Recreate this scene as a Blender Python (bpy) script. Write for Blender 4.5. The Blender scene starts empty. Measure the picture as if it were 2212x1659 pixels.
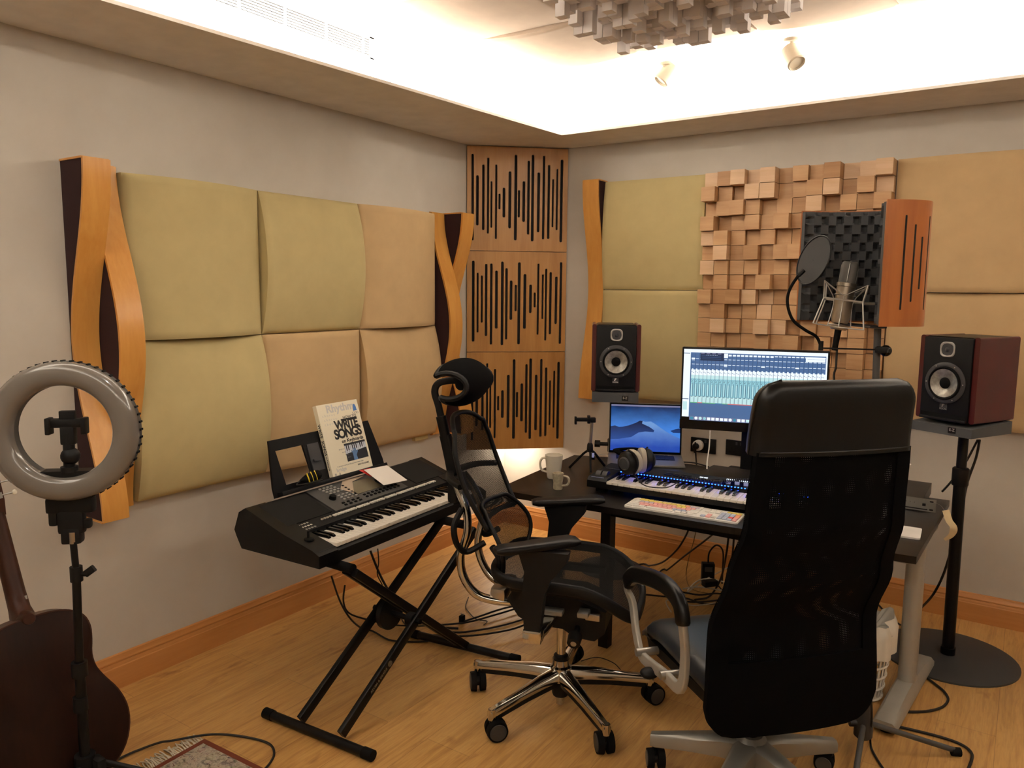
import bpy, bmesh, math, random
from mathutils import Vector, Matrix, noise
PI = math.pi
SC = bpy.context.scene
COL = SC.collection
random.seed(7)

# ------------------------------------------------------------------ camera
F_PX, PITCH, ROLL, YAW = 1662.948, 0.122915, 0.00895157, 0.591697
CAM = Vector((3.2075, -4.68144, 1.75))
_fh = Vector((-math.sin(YAW), math.cos(YAW), 0)); _r = Vector((math.cos(YAW), math.sin(YAW), 0)); _up = Vector((0, 0, 1))
FW = math.cos(PITCH) * _fh - math.sin(PITCH) * _up
_u = math.sin(PITCH) * _fh + math.cos(PITCH) * _up
RT = math.cos(ROLL) * _r + math.sin(ROLL) * _u
UPV = -math.sin(ROLL) * _r + math.cos(ROLL) * _u
cd = bpy.data.cameras.new('camera'); cam = bpy.data.objects.new('camera', cd); COL.objects.link(cam)
cd.sensor_width = 36; cd.sensor_fit = 'HORIZONTAL'; cd.lens = F_PX / 2212 * 36; cd.clip_start = 0.05
cam.matrix_world = Matrix(((RT.x, UPV.x, -FW.x, CAM.x), (RT.y, UPV.y, -FW.y, CAM.y), (RT.z, UPV.z, -FW.z, CAM.z), (0, 0, 0, 1)))
SC.camera = cam

# survey helpers: where a sight line of the photograph meets a known plane of the room
def sight(x, y): return RT * ((x - 1106) / F_PX) - UPV * ((y - 829.5) / F_PX) + FW
def onplane(x, y, n, d):
    v = sight(x, y); return CAM + v * ((d - CAM.dot(n)) / v.dot(n))
def onz(x, y, z=0.0): return onplane(x, y, Vector((0, 0, 1)), z)
def onx(x, y, X=0.0): return onplane(x, y, Vector((1, 0, 0)), X)
def ony(x, y, Y=0.0): return onplane(x, y, Vector((0, 1, 0)), Y)
def oncol(x, y, base):
    """the point of the upright plane through base, facing the camera"""
    n = Vector((base[0] - CAM.x, base[1] - CAM.y, 0)).normalized(); return onplane(x, y, n, n.dot(Vector(base)))
def topx(P):
    d = Vector(P) - CAM; return 1106 + F_PX * d.dot(RT) / d.dot(FW), 829.5 - F_PX * d.dot(UPV) / d.dot(FW)

# ------------------------------------------------------------------ materials
def lin(c):
    return tuple((v / 12.92 if v <= .04045 else ((v + .055) / 1.055) ** 2.4) for v in (c[0] / 255, c[1] / 255, c[2] / 255)) + (1,)
MATS = {}
class NT:
    def __init__(s, name):
        m = bpy.data.materials.new(name); m.use_nodes = True; s.m = m; s.t = m.node_tree; s.n = s.t.nodes; s.l = s.t.links
        s.p = s.n['Principled BSDF']; s.out = s.n['Material Output']; MATS[name] = m
    def node(s, k, **kw):
        n = s.n.new(k)
        for a, b in kw.items(): setattr(n, a, b)
        return n
    def coord(s, scale=(1, 1, 1), rot=(0, 0, 0), kind='Object'):
        tc = s.node('ShaderNodeTexCoord'); mp = s.node('ShaderNodeMapping')
        mp.inputs['Scale'].default_value = scale; mp.inputs['Rotation'].default_value = rot
        s.l.new(tc.outputs[kind], mp.inputs['Vector']); return mp.outputs[0]
    def noise(s, vec, scale=5, detail=4, rough=.55, dist=0):
        n = s.node('ShaderNodeTexNoise'); s.l.new(vec, n.inputs['Vector'])
        n.inputs['Scale'].default_value = scale; n.inputs['Detail'].default_value = detail; n.inputs['Roughness'].default_value = rough; n.inputs['Distortion'].default_value = dist
        return n.outputs['Fac']
    def ramp(s, fac, stops):
        r = s.node('ShaderNodeValToRGB'); s.l.new(fac, r.inputs[0]); e = r.color_ramp.elements
        while len(e) > 1: e.remove(e[-1])
        for i, (p, c) in enumerate(stops):
            el = e[0] if i == 0 else e.new(p); el.position = p; el.color = c
        return r.outputs[0]
    def mix(s, a, b, fac, mode='MIX'):
        n = s.node('ShaderNodeMix', data_type='RGBA', blend_type=mode)
        for i, v in ((0, fac), (6, a), (7, b)):
            if hasattr(v, 'is_output'): s.l.new(v, n.inputs[i])
            else: n.inputs[i].default_value = v
        return n.outputs[2]
    def bump(s, h, strength=.2, dist=.01):
        b = s.node('ShaderNodeBump'); b.inputs['Strength'].default_value = strength; b.inputs['Distance'].default_value = dist
        s.l.new(h, b.inputs['Height']); s.l.new(b.outputs[0], s.p.inputs['Normal'])
    def math(s, op, a, b=None):
        n = s.node('ShaderNodeMath', operation=op)
        for i, v in enumerate((a, b)):
            if v is None: continue
            if hasattr(v, 'is_output'): s.l.new(v, n.inputs[i])
            else: n.inputs[i].default_value = v
        return n.outputs[0]
def pm(name, rgb, rough=.5, metal=0, spec=.5, var=.06, vscale=8, bump=0, bscale=200, coat=0):
    s = NT(name); c = lin(rgb); v = s.coord()
    n = s.noise(v, vscale, 3)
    lo = tuple(x * (1 - var) for x in c[:3]) + (1,); hi = tuple(min(1, x * (1 + var)) for x in c[:3]) + (1,)
    s.l.new(s.ramp(n, [(.3, lo), (.7, hi)]), s.p.inputs['Base Color'])
    s.p.inputs['Roughness'].default_value = rough; s.p.inputs['Metallic'].default_value = metal
    s.p.inputs['Specular IOR Level'].default_value = spec; s.p.inputs['Coat Weight'].default_value = coat
    if bump: s.bump(s.noise(v, bscale, 2), bump, .002)
    return s.m
def wood(name, rgb, rgb2, axis='z', rough=.35, scale=6, coat=.15, spec=.5):
    s = NT(name); st = {'x': (.08, 1, 1), 'y': (1, .08, 1), 'z': (1, 1, .08)}[axis]
    v = s.coord(st); a = s.noise(v, scale * 4, 5, .6, .6); b = s.noise(v, scale * 30, 2)
    f = s.math('ADD', s.math('MULTIPLY', a, .8), s.math('MULTIPLY', b, .2))
    s.l.new(s.ramp(f, [(.32, lin(rgb2)), (.62, lin(rgb))]), s.p.inputs['Base Color'])
    s.p.inputs['Roughness'].default_value = rough; s.p.inputs['Coat Weight'].default_value = coat; s.p.inputs['Coat Roughness'].default_value = .25; s.p.inputs['Specular IOR Level'].default_value = spec
    s.bump(b, .05, .001); return s.m
def emis(name, rgb, power):
    s = NT(name); s.p.inputs['Base Color'].default_value = (0, 0, 0, 1); s.p.inputs['Roughness'].default_value = .3
    s.p.inputs['Emission Color'].default_value = lin(rgb); s.p.inputs['Emission Strength'].default_value = power; return s.m
def meshcloth(name, rgb, pitch, holes, rough=.7):
    """woven chair mesh with real see-through holes"""
    s = NT(name); s.p.inputs['Base Color'].default_value = lin(rgb); s.p.inputs['Roughness'].default_value = rough; s.p.inputs['Specular IOR Level'].default_value = .08
    tc = s.node('ShaderNodeTexCoord'); sx = s.node('ShaderNodeSeparateXYZ'); s.l.new(tc.outputs['UV'], sx.inputs[0])
    k = PI / pitch
    a = s.math('SINE', s.math('MULTIPLY', sx.outputs[0], k)); b = s.math('SINE', s.math('MULTIPLY', sx.outputs[1], k))
    g = s.math('GREATER_THAN', s.math('ABSOLUTE', s.math('MULTIPLY', a, b)), holes)
    tr = s.node('ShaderNodeBsdfTransparent'); mx = s.node('ShaderNodeMixShader')
    s.l.new(g, mx.inputs[0]); s.l.new(s.p.outputs[0], mx.inputs[1]); s.l.new(tr.outputs[0], mx.inputs[2]); s.l.new(mx.outputs[0], s.out.inputs[0])
    return s.m

# plaster walls
s = NT('plaster'); v = s.coord(); n = s.noise(v, 3, 5)
s.l.new(s.ramp(n, [(.3, lin((192, 184, 172))), (.7, lin((202, 195, 184)))]), s.p.inputs['Base Color']); s.p.inputs['Roughness'].default_value = .85; s.bump(s.noise(v, 60, 4), .08, .003)
pm('soffit_paint', (226, 221, 214), .8); pm('tray_white', (235, 230, 222), .8); pm('ceiling_cloth', (176, 156, 136), .9, var=.05, bump=.1)
# laminate floor
s = NT('laminate'); v = s.coord((1, 1, 1), (0, 0, PI / 2)); br = s.node('ShaderNodeTexBrick'); s.l.new(v, br.inputs['Vector'])
br.offset = .37; br.inputs['Scale'].default_value = 1; br.inputs['Brick Width'].default_value = 1.3; br.inputs['Row Height'].default_value = .205; br.inputs['Mortar Size'].default_value = .0012; br.inputs['Mortar Smooth'].default_value = .3
br.inputs['Color1'].default_value = lin((210, 164, 98)); br.inputs['Color2'].default_value = lin((196, 146, 80)); br.inputs['Mortar'].default_value = lin((120, 82, 42))
v2 = s.coord((7, .55, 1)); g1 = s.noise(v2, 4, 6, .62, 1.2); g2 = s.noise(v2, 22, 3)
c1 = s.mix(br.outputs['Color'], s.ramp(g1, [(.30, lin((140, 96, 48))), (.5, lin((204, 158, 94))), (.75, lin((222, 182, 116)))]), .45)
c2 = s.mix(c1, s.ramp(g2, [(.35, lin((150, 105, 56))), (.6, lin((255, 255, 255)))]), .16, 'MULTIPLY')
kn = s.noise(s.coord((2.2, .8, 1)), 5.5, 3, .6, .4)
c3 = s.mix(c2, s.ramp(kn, [(.62, (1, 1, 1, 1)), (.78, lin((150, 105, 62)))]), .7, 'MULTIPLY')
s.l.new(c3, s.p.inputs['Base Color']); s.p.inputs['Roughness'].default_value = .38; s.bump(g2, .03, .002)
wood('base_wood', (206, 146, 86), (188, 124, 64), 'y', .35, 3); wood('base_wood_x', (206, 146, 86), (188, 124, 64), 'x', .35, 3)
wood('ply_wood', (214, 156, 80), (198, 136, 62), 'z', .3, 3); wood('slot_wood', (186, 136, 74), (166, 114, 56), 'z', .38, 3)
wood('block_wood', (196, 156, 112), (176, 132, 88), 'x', .5, 4, 0); wood('block_wood_pale', (218, 184, 148), (200, 162, 122), 'x', .5, 4, 0)
wood('block_wood_dark', (178, 136, 92), (156, 112, 70), 'x', .5, 4, 0)
pm('burgundy_cloth', (46, 17, 21), .9, bump=.2, bscale=400); pm('khaki_cloth', (190, 173, 124), .95, var=.05, bump=.12, bscale=500); pm('tan_cloth', (196, 166, 122), .95, var=.05, bump=.12, bscale=500)
pm('black_felt', (26, 24, 24), .95); pm('grille_cloth', (26, 25, 24), .8, spec=.2); pm('foam_white', (244, 238, 236), .8)
pm('black_plastic', (17, 17, 18), .5, spec=.22, bump=.05); pm('black_satin', (14, 14, 15), .38, spec=.22); pm('black_gloss', (10, 10, 11), .15, spec=.3); pm('dark_grey', (52, 52, 54), .5); pm('mid_grey', (110, 108, 104), .5)
pm('panel_grey', (70, 69, 68), .5); pm('silver', (176, 174, 168), .35, .9); pm('alu_grey', (150, 148, 142), .4, .6); pm('chrome', (200, 198, 192), .12, 1, var=.02); pm('nickel', (172, 162, 148), .32, .9)
pm('silver_paint', (168, 164, 154), .4, .3); pm('rubber', (13, 13, 13), .8, spec=.15); pm('cable_black', (20, 18, 18), .6); pm('cable_grey', (188, 182, 168), .6); pm('cable_white', (230, 226, 216), .5); pm('cable_tan', (140, 112, 70), .6)
pm('white_plastic', (238, 235, 230), .4); pm('key_white', (244, 240, 230), .25, var=.01); pm('key_black', (16, 16, 17), .2); pm('paper', (244, 238, 230), .8, var=.02); pm('red_card', (206, 42, 36), .6)
pm('cream_cover', (240, 232, 208), .45, var=.02); pm('ink_black', (22, 20, 20), .5); pm('ink_grey', (206, 203, 198), .6); pm('ink_dark_grey', (120, 118, 116), .6); pm('ink_blue', (70, 120, 190), .5); pm('hand_blue', (96, 132, 180), .6); pm('photo_black', (26, 28, 36), .4); pm('photo_white', (212, 218, 228), .4)
pm('desk_black', (26, 22, 20), .3, spec=.3, var=.15); pm('leather', (12, 12, 13), .36, spec=.28, bump=.08, bscale=160); pm('leather_seat', (34, 38, 44), .3, bump=.05, bscale=160); pm('black_cloth', (9, 9, 10), .95, spec=.05, bump=.1)
pm('oxblood', (74, 18, 20), .3, var=.15, coat=.2); pm('cone_grey', (158, 155, 146), .35, .5, var=.25, vscale=60); pm('tweeter_grey', (168, 166, 160), .45, .3)
wood('cherry', (174, 104, 48), (156, 86, 36), 'z', .32, 3); pm('silver_bright', (206, 204, 198), .4, .5); pm('foam_grey', (76, 77, 78), .95, bump=.2); pm('foam_dark', (72, 73, 75), .98, bump=.2)
pm('mug_white', (226, 218, 200), .3, var=.02); pm('stone_cup', (176, 166, 142), .45, var=.22, vscale=60); pm('bag_white', (222, 216, 204), .4, var=.08); pm('basket_white', (226, 220, 208), .45)
pm('label_paper', (226, 204, 160), .8, var=.06, vscale=30); pm('yellow', (236, 206, 50), .45); pm('brown_guitar', (74, 38, 24), .25, var=.25, vscale=5, coat=.3); wood('guitar_back', (40, 20, 12), (27, 13, 8), 'z', .45, 3, 0, .12); wood('guitar_neck', (62, 32, 20), (42, 21, 13), 'z', .4, 4, .0, .2)
pm('pearl', (226, 222, 206), .3); pm('ring_diffuser', (108, 102, 96), .22, var=.02, coat=.5); pm('vent_white', (236, 234, 230), .5); pm('spot_white', (236, 226, 206), .5)
pm('pad_white', (176, 168, 152), .9, bump=.3, bscale=120); pm('lcd_grey', (112, 106, 88), .25); pm('clear_film', (176, 158, 138), .2)
pm('k_pink', (232, 170, 166), .5); pm('k_yellow', (232, 214, 110), .5); pm('k_blue', (176, 186, 208), .5); pm('k_red', (226, 84, 78), .5); pm('k_lilac', (196, 184, 200), .5); pm('k_orange', (236, 160, 120), .5); pm('k_grey', (206, 200, 190), .5)
meshcloth('ergo_mesh', (22, 22, 21), .0034, .79, .9); meshcloth('task_mesh', (7, 7, 8), .0062, .88, .95)
# popfilter screen
s = NT('pop_mesh'); s.p.inputs['Base Color'].default_value = lin((58, 58, 58)); s.p.inputs['Roughness'].default_value = .8
tr = s.node('ShaderNodeBsdfTransparent'); mx = s.node('ShaderNodeMixShader'); mx.inputs[0].default_value = .05; s.l.new(s.p.outputs[0], mx.inputs[1]); s.l.new(tr.outputs[0], mx.inputs[2]); s.l.new(mx.outputs[0], s.out.inputs[0])
emis('led_blue', (20, 60, 255), 34); emis('led_green', (60, 255, 60), 6); emis('scr_white', (236, 246, 255), 1.25); emis('scr_blue', (84, 116, 164), 1.0); emis('scr_dark', (40, 60, 96), .8); emis('scr_cyan', (150, 206, 218), 1.1); emis('scr_pale', (196, 232, 234), 1.15); emis('scr_green', (110, 200, 130), 1); emis('scr_red', (224, 120, 120), 1); emis('scr_line', (60, 90, 130), .8); emis('scr_teal', (70, 150, 180), 1); emis('scr_lilac', (150, 150, 190), .7)
def dune(name, lo, hi, axis_lo, axis_hi, power):
    s = NT(name); s.p.inputs['Base Color'].default_value = (0, 0, 0, 1); tc = s.node('ShaderNodeTexCoord'); sx = s.node('ShaderNodeSeparateXYZ'); s.l.new(tc.outputs['UV'], sx.inputs[0])
    mr = s.node('ShaderNodeMapRange'); s.l.new(sx.outputs[1], mr.inputs[0]); mr.inputs[1].default_value = axis_lo; mr.inputs[2].default_value = axis_hi
    nz = s.noise(tc.outputs['UV'], 6, 3); f = s.math('ADD', mr.outputs[0], s.math('MULTIPLY', s.math('SUBTRACT', nz, .5), .35))
    s.l.new(s.ramp(f, [(0, lin(lo)), (1, lin(hi))]), s.p.inputs['Emission Color']); s.p.inputs['Emission Strength'].default_value = power
dune('wall_sky', (70, 140, 235), (10, 30, 74), .45, 1, 1.0); dune('wall_dune_light', (24, 76, 190), (120, 168, 232), .1, .6, .9); dune('wall_dune_dark', (40, 86, 170), (10, 24, 64), .25, .62, .8)
# rug pile
s = NT('rug_pile'); v = s.coord(); a = s.noise(v, 26, 5, .7, 1.5); b = s.noise(v, 120, 2)
vo = s.node('ShaderNodeTexVoronoi'); s.l.new(v, vo.inputs['Vector']); vo.inputs['Scale'].default_value = 34
c = s.mix(s.ramp(a, [(.36, lin((70, 56, 50))), (.47, lin((150, 138, 124))), (.56, lin((186, 172, 152))), (.66, lin((110, 76, 62)))]), vo.outputs['Color'], .03)
s.l.new(c, s.p.inputs['Base Color']); s.p.inputs['Roughness'].default_value = .95; s.bump(b, .5, .006)
pm('rug_border', (112, 52, 30), .95, bump=.4); pm('fringe', (214, 204, 184), .95, var=.1)

# ------------------------------------------------------------------ geometry
RM = {}
def fr(loc, rz=0): return Matrix.Translation(Vector(loc)) @ Matrix.Rotation(rz, 4, 'Z')
def axes(o, x, y, z):
    x, y, z = Vector(x), Vector(y), Vector(z)
    return Matrix(((x.x, y.x, z.x, o[0]), (x.y, y.y, z.y, o[1]), (x.z, y.z, z.z, o[2]), (0, 0, 0, 1)))
def look(o, z, up=(0, 0, 1)):
    """frame at o whose z axis is z and whose y axis is nearest to up"""
    z = Vector(z).normalized(); x = Vector(up).cross(z).normalized(); y = z.cross(x); return axes(o, x, y, z)
def smooth_path(pts, n=6, closed=False):
    P = [Vector(p) for p in pts]; out = []
    m = len(P)
    for i in range(m if closed else m - 1):
        if closed: a, b, c, d = P[i - 1], P[i], P[(i + 1) % m], P[(i + 2) % m]
        else: a, b, c, d = P[max(i - 1, 0)], P[i], P[i + 1], P[min(i + 2, m - 1)]
        for k in range(n):
            t = k / n; out.append(.5 * ((2 * b) + (c - a) * t + (2 * a - 5 * b + 4 * c - d) * t * t + (3 * b - a - 3 * c + d) * t ** 3))
    if not closed: out.append(P[-1])
    return out
def circ(r, n=12, ry=None): return [(r * math.cos(2 * PI * k / n), (ry or r) * math.sin(2 * PI * k / n)) for k in range(n)]
def rrect(w, h, r, n=4):
    out = []
    for cx, cy, a0 in ((w / 2 - r, h / 2 - r, 0), (-w / 2 + r, h / 2 - r, 90), (-w / 2 + r, -h / 2 + r, 180), (w / 2 - r, -h / 2 + r, 270)):
        for k in range(n + 1):
            a = math.radians(a0 + 90 * k / n); out.append((cx + r * math.cos(a), cy + r * math.sin(a)))
    return out
class B:
    def __init__(s, M=None): s.b = bmesh.new(); s.M = M or Matrix(); s.mi = 0
    def vs(s, pts, M=None):
        T = s.M @ M if M is not None else s.M
        return [s.b.verts.new(T @ Vector(p)) for p in pts]
    def f(s, vv):
        try: fc = s.b.faces.new(vv); fc.material_index = s.mi; return fc
        except ValueError: return None
    def loft(s, rings, M=None, cap=True, closed=False):
        R = [s.vs(r, M) for r in rings]; n = len(R[0])
        for i in range(len(R) if closed else len(R) - 1):
            a, b = R[i], R[(i + 1) % len(R)]
            for k in range(n): s.f((a[k], a[(k + 1) % n], b[(k + 1) % n], b[k]))
        if cap and not closed: s.f(R[0][::-1]); s.f(R[-1])
        return s
    def box(s, c, size, M=None, bev=0, seg=2):
        x, y, z = size[0] / 2, size[1] / 2, size[2] / 2; c = Vector(c)
        if bev <= 0:
            v = s.vs([c + Vector((i * x, j * y, k * z)) for i in (-1, 1) for j in (-1, 1) for k in (-1, 1)], M)
            for q in ((0, 1, 3, 2), (4, 6, 7, 5), (0, 4, 5, 1), (2, 3, 7, 6), (0, 2, 6, 4), (1, 5, 7, 3)): s.f([v[i] for i in q])
            return s
        t = bmesh.new(); bmesh.ops.create_cube(t, size=1)
        for v in t.verts: v.co = c + Vector((v.co.x * 2 * x, v.co.y * 2 * y, v.co.z * 2 * z))
        bmesh.ops.bevel(t, geom=t.edges[:], offset=min(bev, .98 * min(x, y, z)), segments=seg, profile=.6, affect='EDGES')
        s.merge(t, M); t.free(); return s
    def merge(s, t, M=None):
        mp = {v: w for v, w in zip(t.verts, s.vs([v.co.copy() for v in t.verts], M))}
        for fc in t.faces: s.f([mp[v] for v in fc.verts])
    def cyl(s, p, q, r, r2=None, n=20, cap=True):
        p, q = Vector(p), Vector(q); d = (q - p).normalized(); up = Vector((0, 0, 1)) if abs(d.z) < .95 else Vector((1, 0, 0))
        M = look(p, d, up); L = (q - p).length; r2 = r if r2 is None else r2
        return s.loft([[(x, y, 0) for x, y in circ(r, n)], [(x, y, L) for x, y in circ(r2, n)]], M, cap)
    def lathe(s, prof, M=None, n=28, cap=True):
        return s.loft([[(r * math.cos(2 * PI * k / n), r * math.sin(2 * PI * k / n), z) for k in range(n)] for r, z in prof], M, cap)
    def sweep(s, pts, prof, up=(0, 0, 1), closed=False, cap=True, fixed=True, scale=None):
        P = [Vector(p) for p in pts]; m = len(P); rings = []; u = Vector(up)
        for i in range(m):
            t = (P[(i + 1) % m] - P[i - 1]) if closed else (P[min(i + 1, m - 1)] - P[max(i - 1, 0)])
            t.normalize(); x = u.cross(t)
            if x.length < 1e-4: x = Vector((1, 0, 0)).cross(t)
            x.normalize(); y = t.cross(x)
            if not fixed: u = y
            k = scale[i] if scale else 1
            rings.append([P[i] + x * a * k + y * b * k for a, b in prof])
        return s.loft(rings, None, cap, closed)
    def tube(s, pts, r, n=8, sm=0, closed=False, cap=True):
        if sm: pts = smooth_path(pts, sm, closed)
        P = [Vector(p) for p in pts]; d = P[1] - P[0]; up = Vector((0, 0, 1)) if abs(d.normalized().z) < .8 else Vector((1, .3, 0))
        return s.sweep(P, circ(r, n), up, closed, cap, fixed=False)
    def prism(s, poly, h, M=None, z0=0):
        """flat polygon in xy pushed along z"""
        a = s.vs([(x, y, z0) for x, y in poly], M); b = s.vs([(x, y, z0 + h) for x, y in poly], M); n = len(poly)
        s.f(a[::-1]); s.f(b)
        for k in range(n): s.f((a[k], a[(k + 1) % n], b[(k + 1) % n], b[k]))
        return s
    def quad(s, pts, M=None): s.f(s.vs(pts, M)); return s
    def grid(s, fn, nu, nv, wrap=False):
        R = [s.vs([fn(i / nu, j / nv) for j in range(nv + 1)]) for i in range(nu + 1)]
        for i in range(nu):
            for j in range(nv): s.f((R[i][j], R[i + 1][j], R[i + 1][j + 1], R[i][j + 1]))
        return R
    def shell(s, fa, fb, nu, nv):
        A = s.grid(fa, nu, nv); Bq = [s.vs([fb(i / nu, j / nv) for j in range(nv + 1)]) for i in range(nu + 1)]
        for i in range(nu):
            for j in range(nv): s.f((Bq[i][j + 1], Bq[i + 1][j + 1], Bq[i + 1][j], Bq[i][j]))
        for i in range(nu):
            s.f((A[i][0], Bq[i][0], Bq[i + 1][0], A[i + 1][0])); s.f((A[i + 1][nv], Bq[i + 1][nv], Bq[i][nv], A[i][nv]))
        for j in range(nv):
            s.f((A[0][j + 1], Bq[0][j + 1], Bq[0][j], A[0][j])); s.f((A[nu][j], Bq[nu][j], Bq[nu][j + 1], A[nu][j + 1]))
        return s
    def ball(s, c, r, n=14, sq=(1, 1, 1)):
        t = bmesh.new(); bmesh.ops.create_uvsphere(t, u_segments=n, v_segments=max(6, n // 2 + 1), radius=r)
        for v in t.verts: v.co = Vector((v.co.x * sq[0], v.co.y * sq[1], v.co.z * sq[2])) + Vector(c)
        s.merge(t); t.free(); return s
    def torus(s, M, R, r, n=40, m=10, sy=1):
        pts = [M @ Vector((R * math.cos(2 * PI * k / n), R * sy * math.sin(2 * PI * k / n), 0)) for k in range(n)]
        up = (M.to_3x3() @ Vector((0, 0, 1))); return s.sweep(pts, circ(r, m), up, True, False)
def obj(name, b, mat, parent=None, world=True, ang=38, uv=None):
    """links the builder as ONE mesh object; world: its points are world points, else points of the parent's frame"""
    me = bpy.data.meshes.new(name); bm = b.b if isinstance(b, B) else b
    bmesh.ops.recalc_face_normals(bm, faces=bm.faces[:])
    if uv:
        L = bm.loops.layers.uv.new('UVMap')
        for fc in bm.faces:
            for lp in fc.loops: lp[L].uv = uv(lp.vert.co)
    root = None
    if parent is not None:
        RM_ = RM[parent.name]
        if world: bm.transform(RM_.inverted())
    else:
        lo = [min(v.co[i] for v in bm.verts) for i in range(3)]; hi = [max(v.co[i] for v in bm.verts) for i in range(3)]
        o = Vector(((lo[0] + hi[0]) / 2, (lo[1] + hi[1]) / 2, lo[2])); bm.transform(Matrix.Translation(-o))
    bm.to_mesh(me); bm.free()
    for p in me.polygons: p.use_smooth = True
    me.set_sharp_from_angle(angle=math.radians(ang))
    for m in (mat if isinstance(mat, (list, tuple)) else [mat]): me.materials.append(MATS[m])
    ob = bpy.data.objects.new(name, me); COL.objects.link(ob)
    if parent is not None: ob.parent = parent; RM[ob.name] = RM[parent.name]
    else: ob.location = o; RM[ob.name] = Matrix.Translation(o)
    return ob
def tag(o, label, cat, group=None, kind=None):
    o['label'] = label; o['category'] = cat
    if group: o['group'] = group
    if kind: o['kind'] = kind
    return o
def thing(name, label, cat, loc=(0, 0, 0), rz=0, group=None):
    o = bpy.data.objects.new(name, None); COL.objects.link(o); o.empty_display_size = .05
    o.location = loc; o.rotation_euler = (0, 0, rz); RM[o.name] = fr(loc, rz); return tag(o, label, cat, group)
def struct(name, b, mat, **k):
    o = obj(name, b, mat, **k); o['kind'] = 'structure'; return o
def text(b, body, size, M, ext=.0006, align='CENTER', bold=0, sx=1, spacing=1):
    """flat lettering added to builder b; M: frame whose xy is the page"""
    cu = bpy.data.curves.new('lettering', 'FONT'); cu.body = body; cu.size = size; cu.align_x = align; cu.align_y = 'CENTER'; cu.offset = bold; cu.space_character = spacing; cu.extrude = ext / 2; cu.resolution_u = 3
    o = bpy.data.objects.new('lettering', cu); COL.objects.link(o)
    bpy.context.view_layer.update(); me = bpy.data.meshes.new_from_object(o.evaluated_get(bpy.context.evaluated_depsgraph_get()))
    t = bmesh.new(); t.from_mesh(me)
    for v in t.verts: v.co.x *= sx; v.co.z += ext / 2
    b.merge(t, M); t.free(); bpy.data.objects.remove(o); bpy.data.curves.remove(cu); bpy.data.meshes.remove(me); return b
def copy_tree(o, parent=None):
    c = o.copy(); COL.objects.link(c); RM[c.name] = RM[o.name]
    if parent is not None: c.parent = parent
    for ch in [x for x in COL.objects if x.parent == o]: copy_tree(ch, c)
    return c
# ------------------------------------------------------------------ the room shell
X1, Y1, ZS, ZC = 5.2, -6.0, 2.70, 3.02
struct('floor', B().box((X1 / 2, Y1 / 2, -.05), (X1 + .3, -Y1 + .3, .1)), 'laminate')
struct('wall_left', B().box((-.06, Y1 / 2, 1.5), (.12, -Y1 + .24, 3.0)), 'plaster')
struct('wall_back', B().box((X1 / 2, .06, 1.5), (X1, .12, 3.0)), 'plaster')
struct('wall_right', B().box((X1 + .06, Y1 / 2, 1.5), (.12, -Y1 + .24, 3.0)), 'plaster')
struct('wall_front', B().box((X1 / 2, Y1 - .06, 1.5), (X1, .12, 3.0)), 'plaster')
struct('ceiling', B().box((X1 / 2, Y1 / 2, ZC + .1), (X1 + .24, -Y1 + .24, .1)), 'tray_white')
# lowered soffit round the light tray
LIP = [(.70, -.42), (.40, -5.4), (4.62, -5.4), (4.62, -.51)]
OUT = [(0, 0), (0, Y1), (X1, Y1), (X1, 0)]
b = B()
TH = .014
for z in (ZS, ZS + TH):
    o = b.vs([(x, y, z) for x, y in OUT]); i = b.vs([(x, y, z) for x, y in LIP])
    for k in range(4): b.f((o[k], o[(k + 1) % 4], i[(k + 1) % 4], i[k]))
    if z == ZS: o0, i0 = o, i
b.mi = 1  # lip edge painted white, putting the cove light's glare into its colour
for k in range(4): b.f((i0[k], i0[(k + 1) % 4], i[(k + 1) % 4], i[k]))
b.mi = 0
for k in range(4): b.f((o0[k], o0[(k + 1) % 4], o[(k + 1) % 4], o[k]))
struct('trim_1', b, ['soffit_paint', 'tray_white'])
TX, TY = .36, -.12
b = B(); H = ZC + .06 - ZS - TH
b.box((TX / 2, Y1 / 2, ZS + TH + H / 2), (TX, -Y1, H)); b.box((X1 / 2 + TX / 2, TY / 2, ZS + TH + H / 2), (X1 - TX, -TY, H))
b.box((4.9, (Y1 + TY) / 2, ZS + TH + H / 2), (.5, -Y1 + TY, H)); b.box(((TX + 4.65) / 2, -5.8, ZS + TH + H / 2), (4.65 - TX, .4, H))
struct('trim_2', b, 'tray_white')
# moulded skirting
PROF = [(0, 0), (.022, 0), (.022, .098), (.019, .103), (.019, .108), (.015, .118), (.017, .122), (.017, .127), (.010, .138), (.008, .148), (0, .152)]
def skirting(name, p, q, nrm, mat):
    p, q, n = Vector(p), Vector(q), Vector(nrm); b = B()
    b.loft([[p + n * a + Vector((0, 0, z)) for a, z in PROF], [q + n * a + Vector((0, 0, z)) for a, z in PROF]])
    return struct(name, b, mat, ang=25)
skirting('baseboard_left', (0, Y1, 0), (0, 0, 0), (1, 0, 0), 'base_wood'); skirting('baseboard_back', (.02, 0, 0), (X1, 0, 0), (0, -1, 0), 'base_wood_x')

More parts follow.
